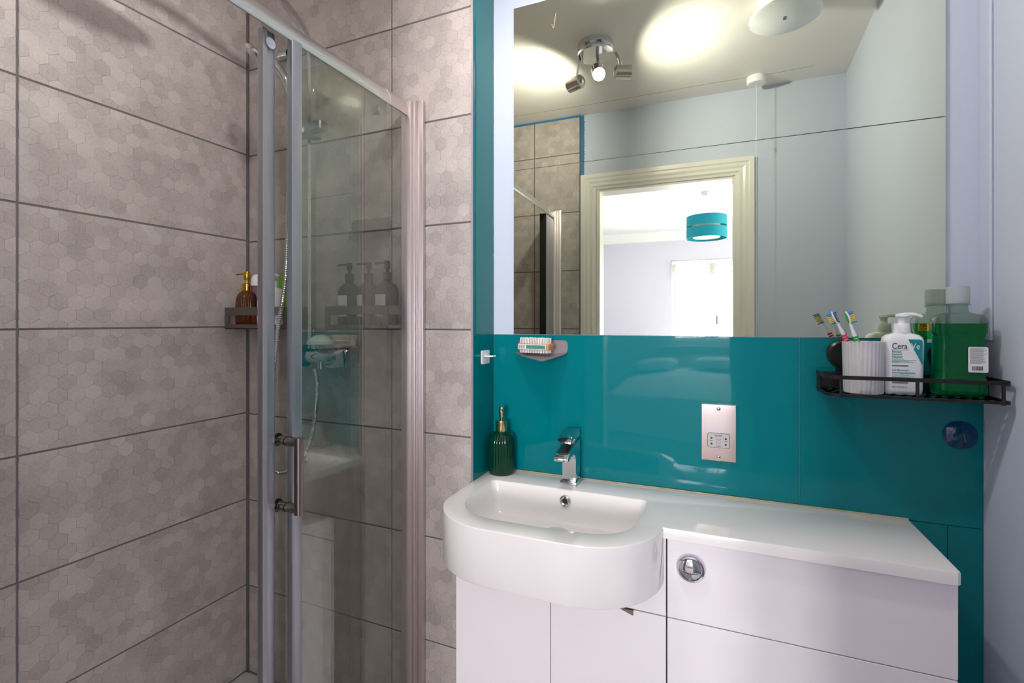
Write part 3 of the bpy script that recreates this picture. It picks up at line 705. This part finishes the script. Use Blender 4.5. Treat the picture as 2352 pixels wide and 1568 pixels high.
br = NB(); bl2 = NB(); random.seed(5)
for i in range(17):
    for j in range(5):
        x = -.042+i*.0053; y = -.011+j*.0055; h = .016+random.random()*.0015
        add_tube(br, [(x, y, .008), (x+random.uniform(-.0006, .0006), y, .008+h)], [.0013, .0021], 6)
        add_tube(bl2, [(x, y, -.008), (x+random.uniform(-.0006, .0006), y, -.0175)], [.0013, .0020], 6)
obj('bristles', br, 'white_b', nb)['kind'] = 'stuff'; obj('lower_bristles', bl2, 'white_b', nb)['kind'] = 'stuff'
sk_ = box('sticker', -.046, .042, -.0166, -.0160, -.0075, .0065, 'label', nb)
M['stick'] = mat('teal_green_print', (86, 170, 150), .5, vary=.35, scale=120)
box('sticker_print', -.021, .040, -.0169, -.0166, -.0060, .0045, M['stick'], sk_)
bc = NB(); x = -.043
while x < -.026: add_box(bc, x, x+.0012, -.0169, -.0166, -.006, .0045); x += random.choice((.0022, .003, .0036))
obj('barcode', bc, 'ink', sk_)
# white hook on the return
hk = thing('adhesive_hook', 'small white razor hook on the narrow teal return', 'hook', (-.6104, 1.2805, 1.1855))
obj('plate', add_prism(NB(), rrect(-.025, .025, -.0195, .0195, .004, 4), 'x', 0, .003), 'whitep', hk)
obj('prongs', add_prism(NB(), [(.003, -.012), (.020, -.012), (.030, -.010), (.030, -.006), (.021, -.004), (.021, .004), (.030, .006), (.030, .010), (.020, .012), (.003, .012)], 'z', .002, .005, ), 'whitep', hk)
# blue suction hook low on the right
sh_ = thing('suction_hook', 'blue translucent suction hook on the teal wall below the black shelf', 'hook', (.494, YF-.0045, 1.044))
lathe('suction_cup', [(.031, 0), (.029, .002), (.018, .006), (.009, .010), (.007, .014), (0, .015)], 'blue_t', sh_, n=36, M4=FRONT.copy())
tube('hook', bez([(0, -.014, .012), (0, -.018, .004), (.001, -.020, -.010), (-.003, -.028, -.019), (-.006, -.034, -.012)]), .0022, 'clearp', sh_, n=8)

# ------------------------------------------------------------------ black wire shelf on the right
SX0, SX1, SY0, SZ = .2285, .5275, 1.222, 1.134
bs = thing('wire_shelf', 'black metal shelf with a perforated floor on suction pads, far right', 'shelf', (.378, YF-.0045, SZ))
def LX_(x): return x-.378
def LY_(y): return y-(YF-.0045)
cr_ = .022
path = [(SX0, YF-.006), (SX0, SY0+cr_)]+arc(SX0+cr_, SY0+cr_, cr_, cr_, 180, 270, 6)[1:]+arc(SX1-.008, SY0+.008, .008, .008, 270, 360, 4)+[(SX1, YF-.006)]
sect = [(-.0022, -.004), (.0022, -.004), (.0022, .004), (-.0022, .004)]
tube('guard_rail', [(LX_(x), LY_(y), .0365) for x, y in path], .004, 'black', bs, sect=sect)
tube('floor_rim', [(LX_(x), LY_(y), -.001) for x, y in path], .004, 'black', bs, sect=[(-.0022, -.003), (.0022, -.003), (.0022, .003), (-.0022, .003)])
for x, y in ((SX0+.024, SY0), (.3835, SY0), (SX1-.011, SY0), (SX0, 1.31), (SX1, 1.31)):
    tube('post', [(LX_(x), LY_(y), -.006), (LX_(x), LY_(y), .0345)], .0032, 'black', bs, n=8)
bm = bmesh.new(); nx, ny = 61, 9; xs = [SX0+.002+(SX1-SX0-.004)*i/nx for i in range(nx+1)]; ys = [SY0+.001+(YF-.007-SY0)*j/ny for j in range(ny+1)]
V = [[bm.verts.new((LX_(x), LY_(y), 0)) for x in xs] for y in ys]
for j in range(ny):
    for i in range(nx):
        if 0 < j < ny-1 and j % 2 == 1 and (i+(j//2 % 2)*2) % 4 in (1, 2) and 1 < i < nx-2: continue
        if j == 0 and i < 4: continue
        bm.faces.new((V[j][i], V[j][i+1], V[j+1][i+1], V[j+1][i]))
bmesh.ops.solidify(bm, geom=bm.faces[:], thickness=.0012)
obj('perforated_floor', bm, 'black', bs)
box('back_bar', LX_(SX0), LX_(SX1), -.004, 0, -.002, .038, 'black', bs, bev=.001)
box('end_bracket', LX_(SX0)-.001, LX_(SX0)+.002, -.034, -.001, -.004, .038, 'black', bs, bev=.0008)
for x in (.279, .468):
    c_ = lathe('suction_pad', [(.031, 0), (.0325, .004), (.031, .012), (.026, .016), (.024, .0155), (0, .0165)], 'blackp', bs, n=44, M4=T(LX_(x), 0, .081) @ FRONT)
    obj('neck', add_prism(NB(), [(-.013, -.030), (.013, -.030), (.017, -.082), (-.017, -.082)], 'z', .0, .006), 'blackp', c_, M4=T(0, 0, 0) @ Matrix.Identity(4))

# ------------------------------------------------------------------ fluted cup and toothbrushes
cup = thing('tumbler', 'white marble fluted tumbler holding toothbrushes on the black shelf', 'tumbler', (.3045, 1.274, SZ+.001))
lathe('cup', [(0, 0), (.0355, 0), (.0362, .002), (.0388, .109), (.0385, .1105), (.0362, .1105), (.0355, .107), (.0335, .006), (0, .006)], 'marble', cup, n=120, rib=.0016, ribn=30, ribz=(.0005, .1095))
def toothbrush(label, p_end, p_head, bdir, rub, pad):
    a, b = Vector(p_end), Vector(p_head); d = (b-a).normalized(); L = (b-a).length
    bd_ = Vector(bdir); bd_ = (bd_-d*bd_.dot(d)).normalized(); s = d.cross(bd_)
    R4 = Matrix((( *s, ), (*bd_,), (*d,))).transposed().to_4x4(); R4.translation = a
    o = bpy.data.objects.new('toothbrush', None); link(o, None, R4); tag(o, label, 'toothbrush', 'toothbrushes in the marble tumbler')
    pts = [(0, 0, 0), (0, -.001, .03), (0, .001, .07), (0, 0, L-.055), (0, 0, L-.035), (0, 0, L-.022)]
    tube('handle', bez(pts, 4), [.0050]*4+[.0056]*4+[.0052]*4+[.004]*4+[.0030]*4+[.0030], 'whitep', o, n=10)
    hd = bmesh.new(); bmesh.ops.create_uvsphere(hd, u_segments=20, v_segments=12, radius=1)
    for v in hd.verts: v.co = (v.co.x*.0062, v.co.y*.0026, L-.008+v.co.z*.0155)
    obj('head', hd, 'whitep', o, smooth=True)
    tp_ = bmesh.new(); bmesh.ops.create_uvsphere(tp_, u_segments=16, v_segments=10, radius=1)
    for v in tp_.verts: v.co = (v.co.x*.0042, v.co.y*.0012-.0024, L-.007+v.co.z*.0125)
    obj('tongue_pad', tp_, pad, o, smooth=True)
    g = NB(); g2 = NB()
    for i in range(7):
        for j in range(-1, 2):
            z = L-.020+i*.0040; x = j*.0035; tgt = g2 if i in (0, 5, 6) else g
            add_tube(tgt, [(x, .002, z), (x*1.15, .0125-.0015*(i % 2), z)], [.0012, .0015], 5)
    obj('inner_bristles', g, 'yel_b', o)['kind'] = 'stuff'; obj('outer_bristles', g2, 'blue_b', o)['kind'] = 'stuff'
    for k in range(5):
        lathe('grip_band', [(.0053, 0), (.0059, .002), (.0053, .004)], rub, o, n=12, M4=T(0, 0, L-.078+k*.0062))
    return o
toothbrush('toothbrush with pink grip bands and blue head pad, leaning left', (.3226, 1.287, SZ+.0095), (.2462, 1.262, 1.3045), (-1, .55, 0), 'pinkrub', 'blue_r')
toothbrush('toothbrush with green head pad, bristles facing right', (.3225, 1.262, SZ+.0095), (.2718, 1.262, 1.304), (1, .35, .2), 'green_r', 'green_r')

# ------------------------------------------------------------------ white cleanser pump bottle (two)
def cleanser(label, loc, rz=0):
    c = thing('cleanser_bottle', label, 'bottle', loc, rz, 'white cleanser pump bottles')
    bm = NB()
    def sec(w_, d_, z, r): return [(x, y, z) for x, y in rrect(-w_, w_, -d_, d_, r, 5)]
    loft(bm, [sec(.028, .014, 0, .010), sec(.0318, .0175, .003, .012), sec(.0330, .019, .010, .012), sec(.0352, .019, .107, .012), sec(.0352, .019, .1135, .012), sec(.0335, .0175, .1205, .012), sec(.028, .0155, .1255, .012), sec(.0165, .0135, .1285, .011), sec(.0135, .0130, .1295, .010)])
    body = obj('body', bm, 'whitep', c, smooth=True)
    col = lathe('collar', [(0, .129), (.0145, .129), (.0150, .131), (.0142, .1480), (.0130, .1500), (0, .150)], 'whitep', c, n=32)
    lathe('pump', [(0, .149), (.0075, .149), (.0072, .160), (.009, .163), (.012, .1645), (.012, .166), (0, .1685)], 'whitep', c, n=24)
    obj('spout', add_tube(NB(), bez([(-.010, 0, .1655), (.006, 0, .1685), (.022, -.002, .1680), (.034, -.003, .1640)], 4), [.0045]*5+[.0042]*4+[.003]*4, 8), 'whitep', c, smooth=True)
    Y = -.0192
    def tx(s, size, x, z, m='tealink', bold=0, sx=1): return text('lettering', s, size, T(x, Y-.0003, z) @ FRONT, m, body, 'LEFT', bold=bold, sx=sx)
    obj('teal_flash', add_prism(NB(), [(.0045, .1166), (.0235, .1166), (.0262, .1160), (.0282, .1140), (.0288, .111), (.0288, .063)], 'y', Y-.0003, Y+.0004), 'tealink', body)
    tx('Cera', .0178, -.0240, .0965, 'navy', sx=.76); text('lettering', 'Ve', .0178, T(.0090, Y-.0007, .0965) @ FRONT, 'label', body, 'LEFT', sx=.80)
    obj('underline', add_box(NB(), -.0240, .0065, Y-.0002, Y+.0002, .0940, .0946), 'navy', body)
    for k, s_ in enumerate(('Blemish', 'Control', 'Cleanser')): tx(s_, .0058, -.0240, .0886-.0054*k, bold=.0001, sx=.92)
    tx('For Blemish-Prone Skin', .0022, -.0240, .0745, 'ink')
    for k, s_ in enumerate(('Gel Moussant', 'Anti-Imperfections')): tx(s_, .0058, -.0240, .0502-.0056*k, bold=.00003, sx=.92)
    ln = NB()
    for k, (z, L_) in enumerate(((.0722, .042), (.0704, .030), (.0686, .038), (.0668, .014), (.0410, .030), (.0380, .040), (.0362, .034))): add_box(ln, -.0243, -.0243+L_, Y-.0002, Y+.0002, z, z+.0006)
    obj('small_print', ln, 'tealink', body)['kind'] = 'stuff'
    for z in (.0595, .0238): obj('band', add_prism(NB(), rrect(-.0243, .0045, z, z+.0032, .0015, 3), 'y', Y-.0002, Y+.0002), 'grey_ink', body)
    tx('8 FL OZ/236 ml', .0046, -.0240, .0150, 'grey_ink', sx=.85)
    return c
cleanser('white cleanser pump bottle between the tumbler and green mouthwash', (.3745, 1.278, SZ+.001), math.radians(2))

# ------------------------------------------------------------------ mouthwash
mw = thing('mouthwash_bottle', 'large green mouthwash bottle with clear cap on the black shelf', 'bottle', (.4700, 1.284, SZ+.001))
def oct_(w_, d_, z, c=.3):
    k = min(w_, d_)*c*2
    p = [(w_, -d_+k), (w_, d_-k), (w_-k, d_), (-w_+k, d_), (-w_, d_-k), (-w_, -d_+k), (-w_+k, -d_), (w_-k, -d_)]
    return [(x, y, z) for x, y in p]
def orr(w_, d_, z): 
    out = []
    for i in range(32):
        a = 2*PI*i/32; ca, sa = math.cos(a), math.sin(a); e = .42
        out.append((w_*math.copysign(abs(ca)**e, ca), d_*math.copysign(abs(sa)**e, sa), z))
    return out
def rnd(r, z): return [(r*math.cos(2*PI*i/32), r*math.sin(2*PI*i/32), z) for i in range(32)]
secs = [(.037, .024, 0), (.0415, .0275, .004), (.043, .029, .012), (.043, .029, .034), (.0405, .027, .042), (.0395, .0265, .046), (.0395, .0265, .122), (.0415, .028, .130), (.0435, .029, .134), (.0435, .029, .152), (.042, .028, .162), (.036, .026, .168)]
LQ = .150
def cut(secs, d, zmax=None, zmin=None):
    out = []
    for i, (a, b, z) in enumerate(secs):
        if zmax and z > zmax: 
            break
        out.append((a-d, b-d, z+(.001 if i == 0 else 0)))
    return out
lq = cut(secs, .0006, LQ); lq.append((.0429, .0284, LQ))
obj('liquid', loft(NB(), [orr(*s) for s in lq]), 'liquid', mw, smooth=True)
sh2 = [(.0436, .0291, LQ-.001), (.0435, .029, .152), (.042, .028, .161), (.036, .0262, .1665), (.024, .022, .170)]
bm = bmesh.new(); RR = [[bm.verts.new(p) for p in s] for s in [orr(*s) for s in sh2]+[rnd(.0185, .173), rnd(.0165, .178), rnd(.0165, .186), rnd(.0205, .187), rnd(.0205, .1885), rnd(.0165, .1895), rnd(.0160, .196)]]
for A, B in zip(RR, RR[1:]):
    for i in range(32): bm.faces.new((A[i], A[(i+1) % 32], B[(i+1) % 32], B[i]))
bmesh.ops.recalc_face_normals(bm, faces=bm.faces[:])
obj('bottle', bm, 'clearp', mw, smooth=True, label='clear empty upper part of the bottle')
lathe('cap', [(.0185, .1905), (.0190, .191), (.0190, .222), (.0180, .226), (.0165, .2265), (0, .2265)], 'capp', mw, n=64, rib=.0004, ribn=40, ribz=(.192, .221))
bl_ = obj('back_label', add_prism(NB(), rrect(.0065, .0375, .052, .103, .0025, 3), 'y', -.0285, -.0268), 'label', mw)
bl_.data.transform(T(0, -.0004, 0))
ln = NB(); z = .1
for k in range(17):
    add_box(ln, .0090, .0090+random.uniform(.018, .0262), -.0291, -.0288, z, z+.0008); z -= .0019
obj('small_print', ln, 'grey_ink', bl_)['kind'] = 'stuff'
bc = NB(); x = .0118
while x < .0285: 
    wd = random.choice((.0004, .0007, .001)); add_box(bc, x, x+wd, -.0291, -.0288, .0560, .0645); x += wd+random.choice((.0004, .0007))
obj('barcode', bc, 'ink', bl_)
# front label faces the mirror
lb = obj('front_label', add_box(NB(), -.034, .034, .0264, .0285, .052, .128), 'label', mw)
box('yellow_band', -.041, .041, .0288, .0302, .1335, .1495, 'yellow', lb)
box('green_band', -.041, .041, .0286, .0298, .116, .1335, 'green_label', lb)
box('white_band', -.041, .041, .0286, .0298, .1085, .116, 'label', lb)
text('lettering', 'BIGGER', .0090, T(-.0385, .0303, .1425) @ BACK, 'ink', lb, 'RIGHT', bold=.0002, sx=1.0)
text('lettering', '600ML PACK', .0072, T(-.0385, .0303, .1355) @ BACK, 'ink', lb, 'RIGHT', bold=.0001, sx=.85)
text('lettering', 'MOUTHWASH', .0070, T(0, .0287, .096) @ BACK, 'ink', lb, 'CENTER', bold=.0002)

# ------------------------------------------------------------------ shower tray
ty = thing('shower_tray', 'low white stone shower tray', 'shower tray', (-1.16, .6, 0))
bm = NB(); t0 = (-1.16, .6)
tp4 = [(-1.532-t0[0], -.026-t0[1]), (-.80-t0[0], -.026-t0[1]), (-.775-t0[0], 1.208-t0[1]), (-1.502-t0[0], 1.222-t0[1])]
def sc4(k): 
    c = Vector((-1.155-t0[0], .6-t0[1])); return [tuple(c+(Vector(p)-c)*k) for p in tp4]
loft(bm, [[(*p, 0) for p in tp4], [(*p, .066) for p in tp4], [(*p, .07) for p in sc4(.995)], [(*p, .07) for p in sc4(.90)], [(*p, .056) for p in sc4(.84)]])
obj('tray', bm, 'tray', ty, smooth=True)
lathe('drain_cover', [(.045, 0), (.044, .003), (0, .004)], 'chrome', ty, n=32, M4=T(0, .1, .0562))

# ------------------------------------------------------------------ shower enclosure
en = thing('shower_enclosure', 'chrome framed glass shower enclosure with a sliding door', 'shower enclosure', (-.805, 1.2125, 0), -.0263)
LE = -1.2425
# top rail: convex room side
rs = [(-.003, 1.878), (.000, 1.878), (.0025, 1.8830), (.0015, 1.894), (-.0025, 1.906), (-.009, 1.9165), (-.017, 1.9235), (-.026, 1.9255), (-.026, 1.900), (-.003, 1.900)]
obj('top_rail', add_prism(NB(), rs, 'y', LE+.02, -.0165), 'rail', en, smooth=True)
cap_ = [(-.0035, 1.877), (.001, 1.877), (.0035, 1.8825), (.0025, 1.8945), (-.0015, 1.907), (-.008, 1.918), (-.0165, 1.925), (-.027, 1.927), (-.027, 1.8995), (-.0035, 1.8995)]
obj('rail_end', add_prism(NB(), cap_, 'y', -.115, -.012), 'alu', en, smooth=True); obj('rail_end', add_prism(NB(), cap_, 'y', LE+.008, LE+.115), 'alu', en, smooth=True)
rb = [(-.030, .072), (.0, .072), (.002, .08), (.0, .098), (-.005, .108), (-.030, .108)]
obj('bottom_rail', add_prism(NB(), rb, 'y', LE+.02, -.0165), 'rail', en)
for y0, y1, s in ((-.012, -.0005, 1), (LE+.0005, LE+.012, 1)):
    b2 = NB(); add_box(b2, -.002, .036, y0, y1, .072, 1.926, .0015, 2); 
    yy = (-.036, -.012) if y0 > -.1 else (LE+.012, LE+.036)
    add_box(b2, -.022, .010, yy[0], yy[1], .072, 1.918, .0015, 2)
    add_box(b2, .010, .018, yy[0]+(.010 if y0 > -.1 else 0), yy[1]-(0 if y0 > -.1 else .010), .072, 1.919, .0015, 2)
    obj('wall_profile', b2, 'alu', en, smooth=True)
fpn = box('fixed_pane', -.008, -.002, -.4405, -.030, .100, 1.899, 'glass', en)
box('stile', -.0125, .0025, -.4425, -.4155, .100, 1.884, 'alug', fpn, bev=.002, seg=2)
box('seal', -.0135, -.0125, -.436, -.426, .1, 1.8742, 'rubber', fpn)
sdr = box('sliding_door', -.030, -.024, -.490, -.100, .100, 1.896, 'glass', en)
box('stile', -.0360, -.0205, -.4955, -.4645, .100, 1.884, 'alug', sdr, bev=.003, seg=2)
box('stile_lip', -.0205, -.0185, -.4955, -.4850, .100, 1.884, 'lip', sdr, bev=.0005)
for y in (-.432, -.135, -.480):
    obj('roller', add_lathe(add_lathe(NB(), [(0, -.012), (.010, -.012), (.010, .012), (0, .012)], 20), [(0, .010), (.011, .010), (.0115, .012), (0, .0125)], 20), 'chrome', sdr, smooth=True, M4=T(-.027, y, 1.857) @ Matrix.Rotation(PI/2, 4, 'Y'))
hz0, hz1, hy = .9020, 1.0400, -.450
hn = NB()
for z in (hz0, hz1):
    add_tube(hn, [(-.023, hy, z), (.030, hy, z)], .0095, 18)
add_tube(hn, [(.030, hy, hz0-.0095), (.030, hy, hz1+.0095)], .0095, 18)
hd_ = obj('handle', hn, 'satin', sdr, smooth=True, label='satin D-shaped handle')
for z in (hz0, hz1):
    tube('handle_ring', [(-.004, hy, z), (-.0015, hy, z)], .0099, 'rubber', sdr, n=18)
    tube('handle_base', [(-.0335, hy, z), (-.0305, hy, z)], .014, 'chrome', sdr, n=20)
jb = box('strike_jamb', -.034, -.004, LE+.036, LE+.180, .10, 1.8742, 'alug', en, bev=.002)
box('seal', -.036, -.002, LE+.180, LE+.192, .10, 1.8742, 'rubber', jb)

# ------------------------------------------------------------------ shower fittings
sf = thing('shower_set', 'chrome shower riser with hand shower and ribbed metal hose', 'shower', (-1.14, 1.2155, 1.19))
def F(x, y, z): return (x+1.14, y-1.2155, z-1.19)
sq = [(-.010, -.006), (.010, -.006), (.010, .006), (-.010, .006)]
tube('riser', [F(-1.14, 1.155, 1.22), F(-1.14, 1.155, 2.02)]+[F(-1.14, y, z) for y, z in ((1.153, 2.09), (1.146, 2.13), (1.128, 2.162), (1.09, 2.190), (1.0, 2.226), (.85, 2.258), (.74, 2.264), (.70, 2.252), (.684, 2.215))], .01, 'chrome', sf, sect=sq)
for z in (2.0, 1.26): tube('wall_bracket', [F(-1.14, 1.2145, z), F(-1.14, 1.155, z)], .008, 'chrome', sf)
lathe('rain_head', [(0, .012), (.02, .010), (.10, .004), (.102, 0), (.10, -.004), (0, -.004)], 'chrome', sf, n=40, M4=T(*F(-1.14, .684, 2.195)))
sl = obj('slider', add_box(add_box(NB(), -.020, .020, -.020, .020, -.022, .022, .003), -.012, .075, -.045, -.012, -.016, .012, .003), 'alug', sf, M4=T(*F(-1.14, 1.155, 1.872)))
box('soap_arm', -.030, .030, -.065, -.020, -.030, -.012, 'alug', sl, bev=.003)
hsn = tube('hand_shower', bez([F(-1.125, 1.085, 1.815), F(-1.128, 1.075, 1.90), F(-1.140, 1.060, 1.98), F(-1.165, 1.035, 2.035)], 5), [.0095]*5+[.011]*5+[.0125]*5+[.013], 'chrome', sf, n=14)
q = Vector((0, 0, -1)).rotation_difference(Vector((-.55, -.35, -.75)).normalized()).to_matrix().to_4x4()
lathe('spray_head', [(0, .012), (.035, .010), (.043, .004), (.043, -.004), (.040, -.008), (0, -.008)], 'chrome', hsn, n=32, M4=T(*F(-1.195, 1.01, 2.04)) @ q)
hp = [(-1.0669, 1.09, 1.150), (-1.0457, 1.08, 1.1106), (-1.0344, 1.06, 1.0235), (-1.0457, 1.05, .9474), (-1.0784, 1.05, .8938), (-1.1116, 1.05, .8647), (-1.1574, 1.05, .8492), (-1.1973, 1.05, .8615), (-1.2273, 1.06, .8911), (-1.2309, 1.06, .9434), (-1.2202, 1.06, 1.0495), (-1.2026, 1.07, 1.1553), (-1.1851, 1.07, 1.2731), (-1.1712, 1.08, 1.3899), (-1.1643, 1.08, 1.4674), (-1.1574, 1.08, 1.5964), (-1.1505, 1.08, 1.7249), (-1.1265, 1.085, 1.813)]
hs = [tuple(p) for p in bez(hp, 2)]
dense = []
for a, b in zip(hs, hs[1:]):
    a, b = Vector(a), Vector(b); k = max(1, int((b-a).length/.0026))
    dense += [a+(b-a)*i/k for i in range(k)]
dense.append(Vector(hs[-1]))
tube('hose', [F(*p) for p in dense], .0062, 'chrome', sf, n=12, ridge=.10)
vl = thing('mixer_valve', 'chrome thermostatic bar valve with a round end knob', 'shower valve', (-1.08, 1.2155, 1.183))
RY = Matrix.Rotation(PI/2, 4, 'Y')
def vx(name, prof, m, x, p=vl, dy=-.062, n=32): return lathe(name, prof, m, p, n=n, M4=T(x, dy, 0) @ RY)
vx('body', [(0, -.075), (.022, -.075), (.024, -.07), (.024, .055), (.022, .06), (0, .06)], 'chrome', 0)
vx('flow_knob', [(0, 0), (.030, 0), (.034, .004), (.034, .030), (.030, .036), (0, .038)], 'chrome', .062)
vx('temperature_knob', [(0, 0), (.030, 0), (.034, -.004), (.034, -.030), (.028, -.038), (0, -.040)], 'blue_t', -.077)
obj('wall_fixing', add_tube(add_tube(NB(), [(-.05, 0, 0), (-.05, -.045, 0)], .016, 16), [(.04, 0, 0), (.04, -.045, 0)], .016, 16), 'chrome', vl, smooth=True)
obj('lever', add_prism(NB(), [(.098, .022), (.104, -.024), (.060, -.030), (.030, -.026), (.062, -.018)], 'y', -.105, -.098), 'chrome', vl)
tube('outlet', [(.013, -.1, -.034), (.013, -.1, -.012)], .009, 'chrome', vl, n=12)
sb = thing('scrubbing_brush', 'white domed scrubbing brush resting on the shower valve', 'brush', (-1.085, 1.135, 1.2085))
lathe('dome', [(.040, .012), (.041, .018), (.036, .028), (.018, .038), (0, .041)], 'whitep', sb, n=36)
lathe('rim', [(.040, .012), (0, .012)], 'whitep', sb, n=36)
b3 = NB()
for i in range(26):
    a = i*2.4; r_ = .036*math.sqrt(i/26)
    add_tube(b3, [(r_*math.cos(a), r_*math.sin(a), .013), (r_*1.08*math.cos(a), r_*1.08*math.sin(a), .000)], [.0022, .0028], 6)
obj('bristles', b3, 'white_b', sb)['kind'] = 'stuff'

# ------------------------------------------------------------------ slotted shower caddies
def caddy(label, xl, xr):
    y0, y1, z0 = 1.120, 1.2155, 1.264
    L = xr-xl
    c = thing('shower_caddy', label, 'shelf', ((xl+xr)/2, 1.2155, z0), 0, 'dark shower caddies on the tiles')
    h = L/2; d = -(y1-y0)
    box('floor', -h, h, d, -.001, .0, .004, 'bronze', c, bev=.001)
    ring_ = NB()
    for z0_, z1_ in ((.0, .015), (.044, .070)):
        add_box(ring_, -h, h, d, d+.003, z0_, z1_, .0008)
        add_box(ring_, -h, -h+.003, d+.003, -.002, z0_, z1_, .0008); add_box(ring_, h-.003, h, d+.003, -.002, z0_, z1_, .0008)
    for x in (-h, h-.018): add_box(ring_, x, x+.018, d, d+.003, .015, .044)
    obj('surround', ring_, 'bronze', c)
    box('back_plate', -h, h, -.004, -.001, .004, .072, 'bronze', c)
    return c
caddy('dark shower caddy in the corner with amber and white bottles', -1.478, -1.205)
caddy('dark shower caddy holding three brown pump bottles', -1.056, -.832)
CF = 1.268
def pump(parent, z, mt, d, L=.030, r=.011, s=1):
    lathe('collar', [(0, z), (r*1.25, z), (r*1.28, z+.002), (r*1.28, z+.018*s), (r, z+.020*s), (0, z+.020*s)], mt, parent, n=28)
    lathe('stem', [(.004, z+.018*s), (.004, z+.032*s)], mt, parent, n=12)
    p_ = lathe('pump_head', [(0, z+.029*s), (r*.7, z+.029*s), (r*.8, z+.031*s), (r*.85, z+.048*s), (r*.75, z+.051*s), (0, z+.051*s)], mt, parent, n=24)
    nozzle(p_, z+.045*s, d, L, mt, .0030)
def brown(label, loc, rz, word, ang):
    b = thing('pump_bottle', label, 'bottle', loc, rz, 'brown pump bottles in the shower')
    lathe('bottle', [(0, 0), (.030, 0), (.033, .003), (.033, .105), (.031, .117), (.025, .127), (.016, .133), (.0125, .137), (.0125, .146), (0, .146)], 'brown', b, n=40)
    pump(b, .143, 'blackp', ang, .034, .0105, 1.05)
    # curved label
    t = bmesh.new(); A = []; B = []
    for i in range(13):
        a = math.radians(-90-62+i*90/12); A.append(t.verts.new((.0334*math.cos(a), .0334*math.sin(a), .035))); B.append(t.verts.new((.0334*math.cos(a), .0334*math.sin(a), .098)))
    for i in range(12): t.faces.new((A[i], A[i+1], B[i+1], B[i]))
    l = obj('label', t, 'label', b, smooth=True)
    am = math.radians(-90-17)
    text('lettering', word, .0062, T(.0352*math.cos(am), .0352*math.sin(am), .064) @ Matrix.Rotation(math.radians(-17), 4, 'Z') @ FRONT, 'ink', l, 'CENTER', sx=.9)
    return b
AN = math.radians(205)
brown('brown pump bottle labelled conditioner, leftmost of three in the shower', (-1.010, 1.172, CF), 0, 'CONDITIONER', AN)
brown('brown pump bottle labelled shampoo, middle of three in the shower', (-.942, 1.176, CF), math.radians(-24), 'SHAMPOO', AN+.7)
brown('brown pump bottle labelled body wash, rightmost of three in the shower', (-.873, 1.172, CF), 0, 'BODY WASH', AN)
am_ = thing('soap_dispenser', 'amber ribbed dispenser with a gold pump in the shower corner', 'soap dispenser', (-1.437, 1.170, CF))
lathe('bottle', [(0, 0), (.030, 0), (.0335, .004), (.034, .080), (.032, .098), (.026, .112), (.018, .120), (.0145, .124), (0, .124)], 'amber', am_, n=96, rib=.0016, ribn=24, ribz=(.003, .113))
pump(am_, .122, 'gold', AN, .034, .0125, 1.25)
pk = thing('shampoo_bottle', 'slim clear bottle with white domed cap and pink contents', 'bottle', (-1.382, 1.165, CF))
lathe('bottle', [(0, 0), (.0185, 0), (.020, .003), (.0205, .136), (.019, .139)], 'pink', pk, n=32)
lathe('contents', [(0, .001), (.0180, .001), (.0185, .062), (0, .062)], 'redliq', pk, n=32)
lathe('cap', [(.0198, .137), (.0202, .140), (.0195, .158), (.015, .170), (.007, .175), (0, .176)], 'whitep', pk, n=32)
rc = thing('comb', 'small red plastic comb standing behind the amber dispenser', 'comb', (-1.412, 1.204, CF), .1)
bm = NB(); add_box(bm, -.006, .0, -.0015, .0015, 0, .150)
for i in range(34): add_box(bm, 0, .010, -.001, .001, .012+i*.004, .014+i*.004)
obj('comb_body', bm, 'red', rc)
c2 = cleanser('white cleanser pump bottle in the shower corner caddy', (-1.300, 1.150, CF), math.radians(-4))
lt = thing('cream_tube', 'lime green cream tube behind the cleanser in the shower', 'tube', (-1.290, 1.194, CF), -.05)
bm = NB(); loft(bm, [[(x, y, z) for x, y in rrect(-a, a, -b, b, min(a, b)*.95, 4)] for a, b, z in ((.016, .0145, .022), (.024, .0140, .045), (.030, .008, .12), (.033, .002, .165), (.033, .0012, .173))]); obj('tube', bm, 'lime', lt, smooth=True)
lathe('cap', [(0, 0), (.017, 0), (.0175, .002), (.0165, .022), (0, .022)], 'lime', lt, n=28)
text('lettering', 'ER', .014, T(.002, -.0056, .140) @ FRONT, 'ink', lt, 'LEFT', bold=.0002)
wt2 = thing('white_tube', 'small white tube lying at the front of the corner caddy', 'tube', (-1.255, 1.136, CF+.013), math.radians(8))
obj('tube', add_tube(NB(), [(-.045, 0, 0), (-.04, 0, 0), (.028, 0, 0), (.032, 0, 0)], [.006, .0105, .0115, .008], 14), 'whitep', wt2, smooth=True)
obj('cap', add_tube(NB(), [(.031, 0, 0), (.045, 0, 0)], .0095, 14), 'offp', wt2, smooth=True)
gb = thing('travel_bottle', 'small dark green bottle at the right end of the corner caddy', 'bottle', (-1.222, 1.172, CF))
bm = NB(); M['dgreen'] = mat('dark_green_plastic', (40, 84, 60), .3)
loft(bm, [[(x, y, z) for x, y in rrect(-a, a, -b, b, .004, 3)] for a, b, z in ((.0145, .010, 0), (.0155, .011, .003), (.0155, .011, .072), (.012, .008, .078), (.007, .007, .080))]); obj('body', bm, 'dgreen', gb, smooth=True)
lathe('cap', [(.008, .080), (.0085, .081), (.008, .096), (0, .097)], 'whitep', gb, n=20)
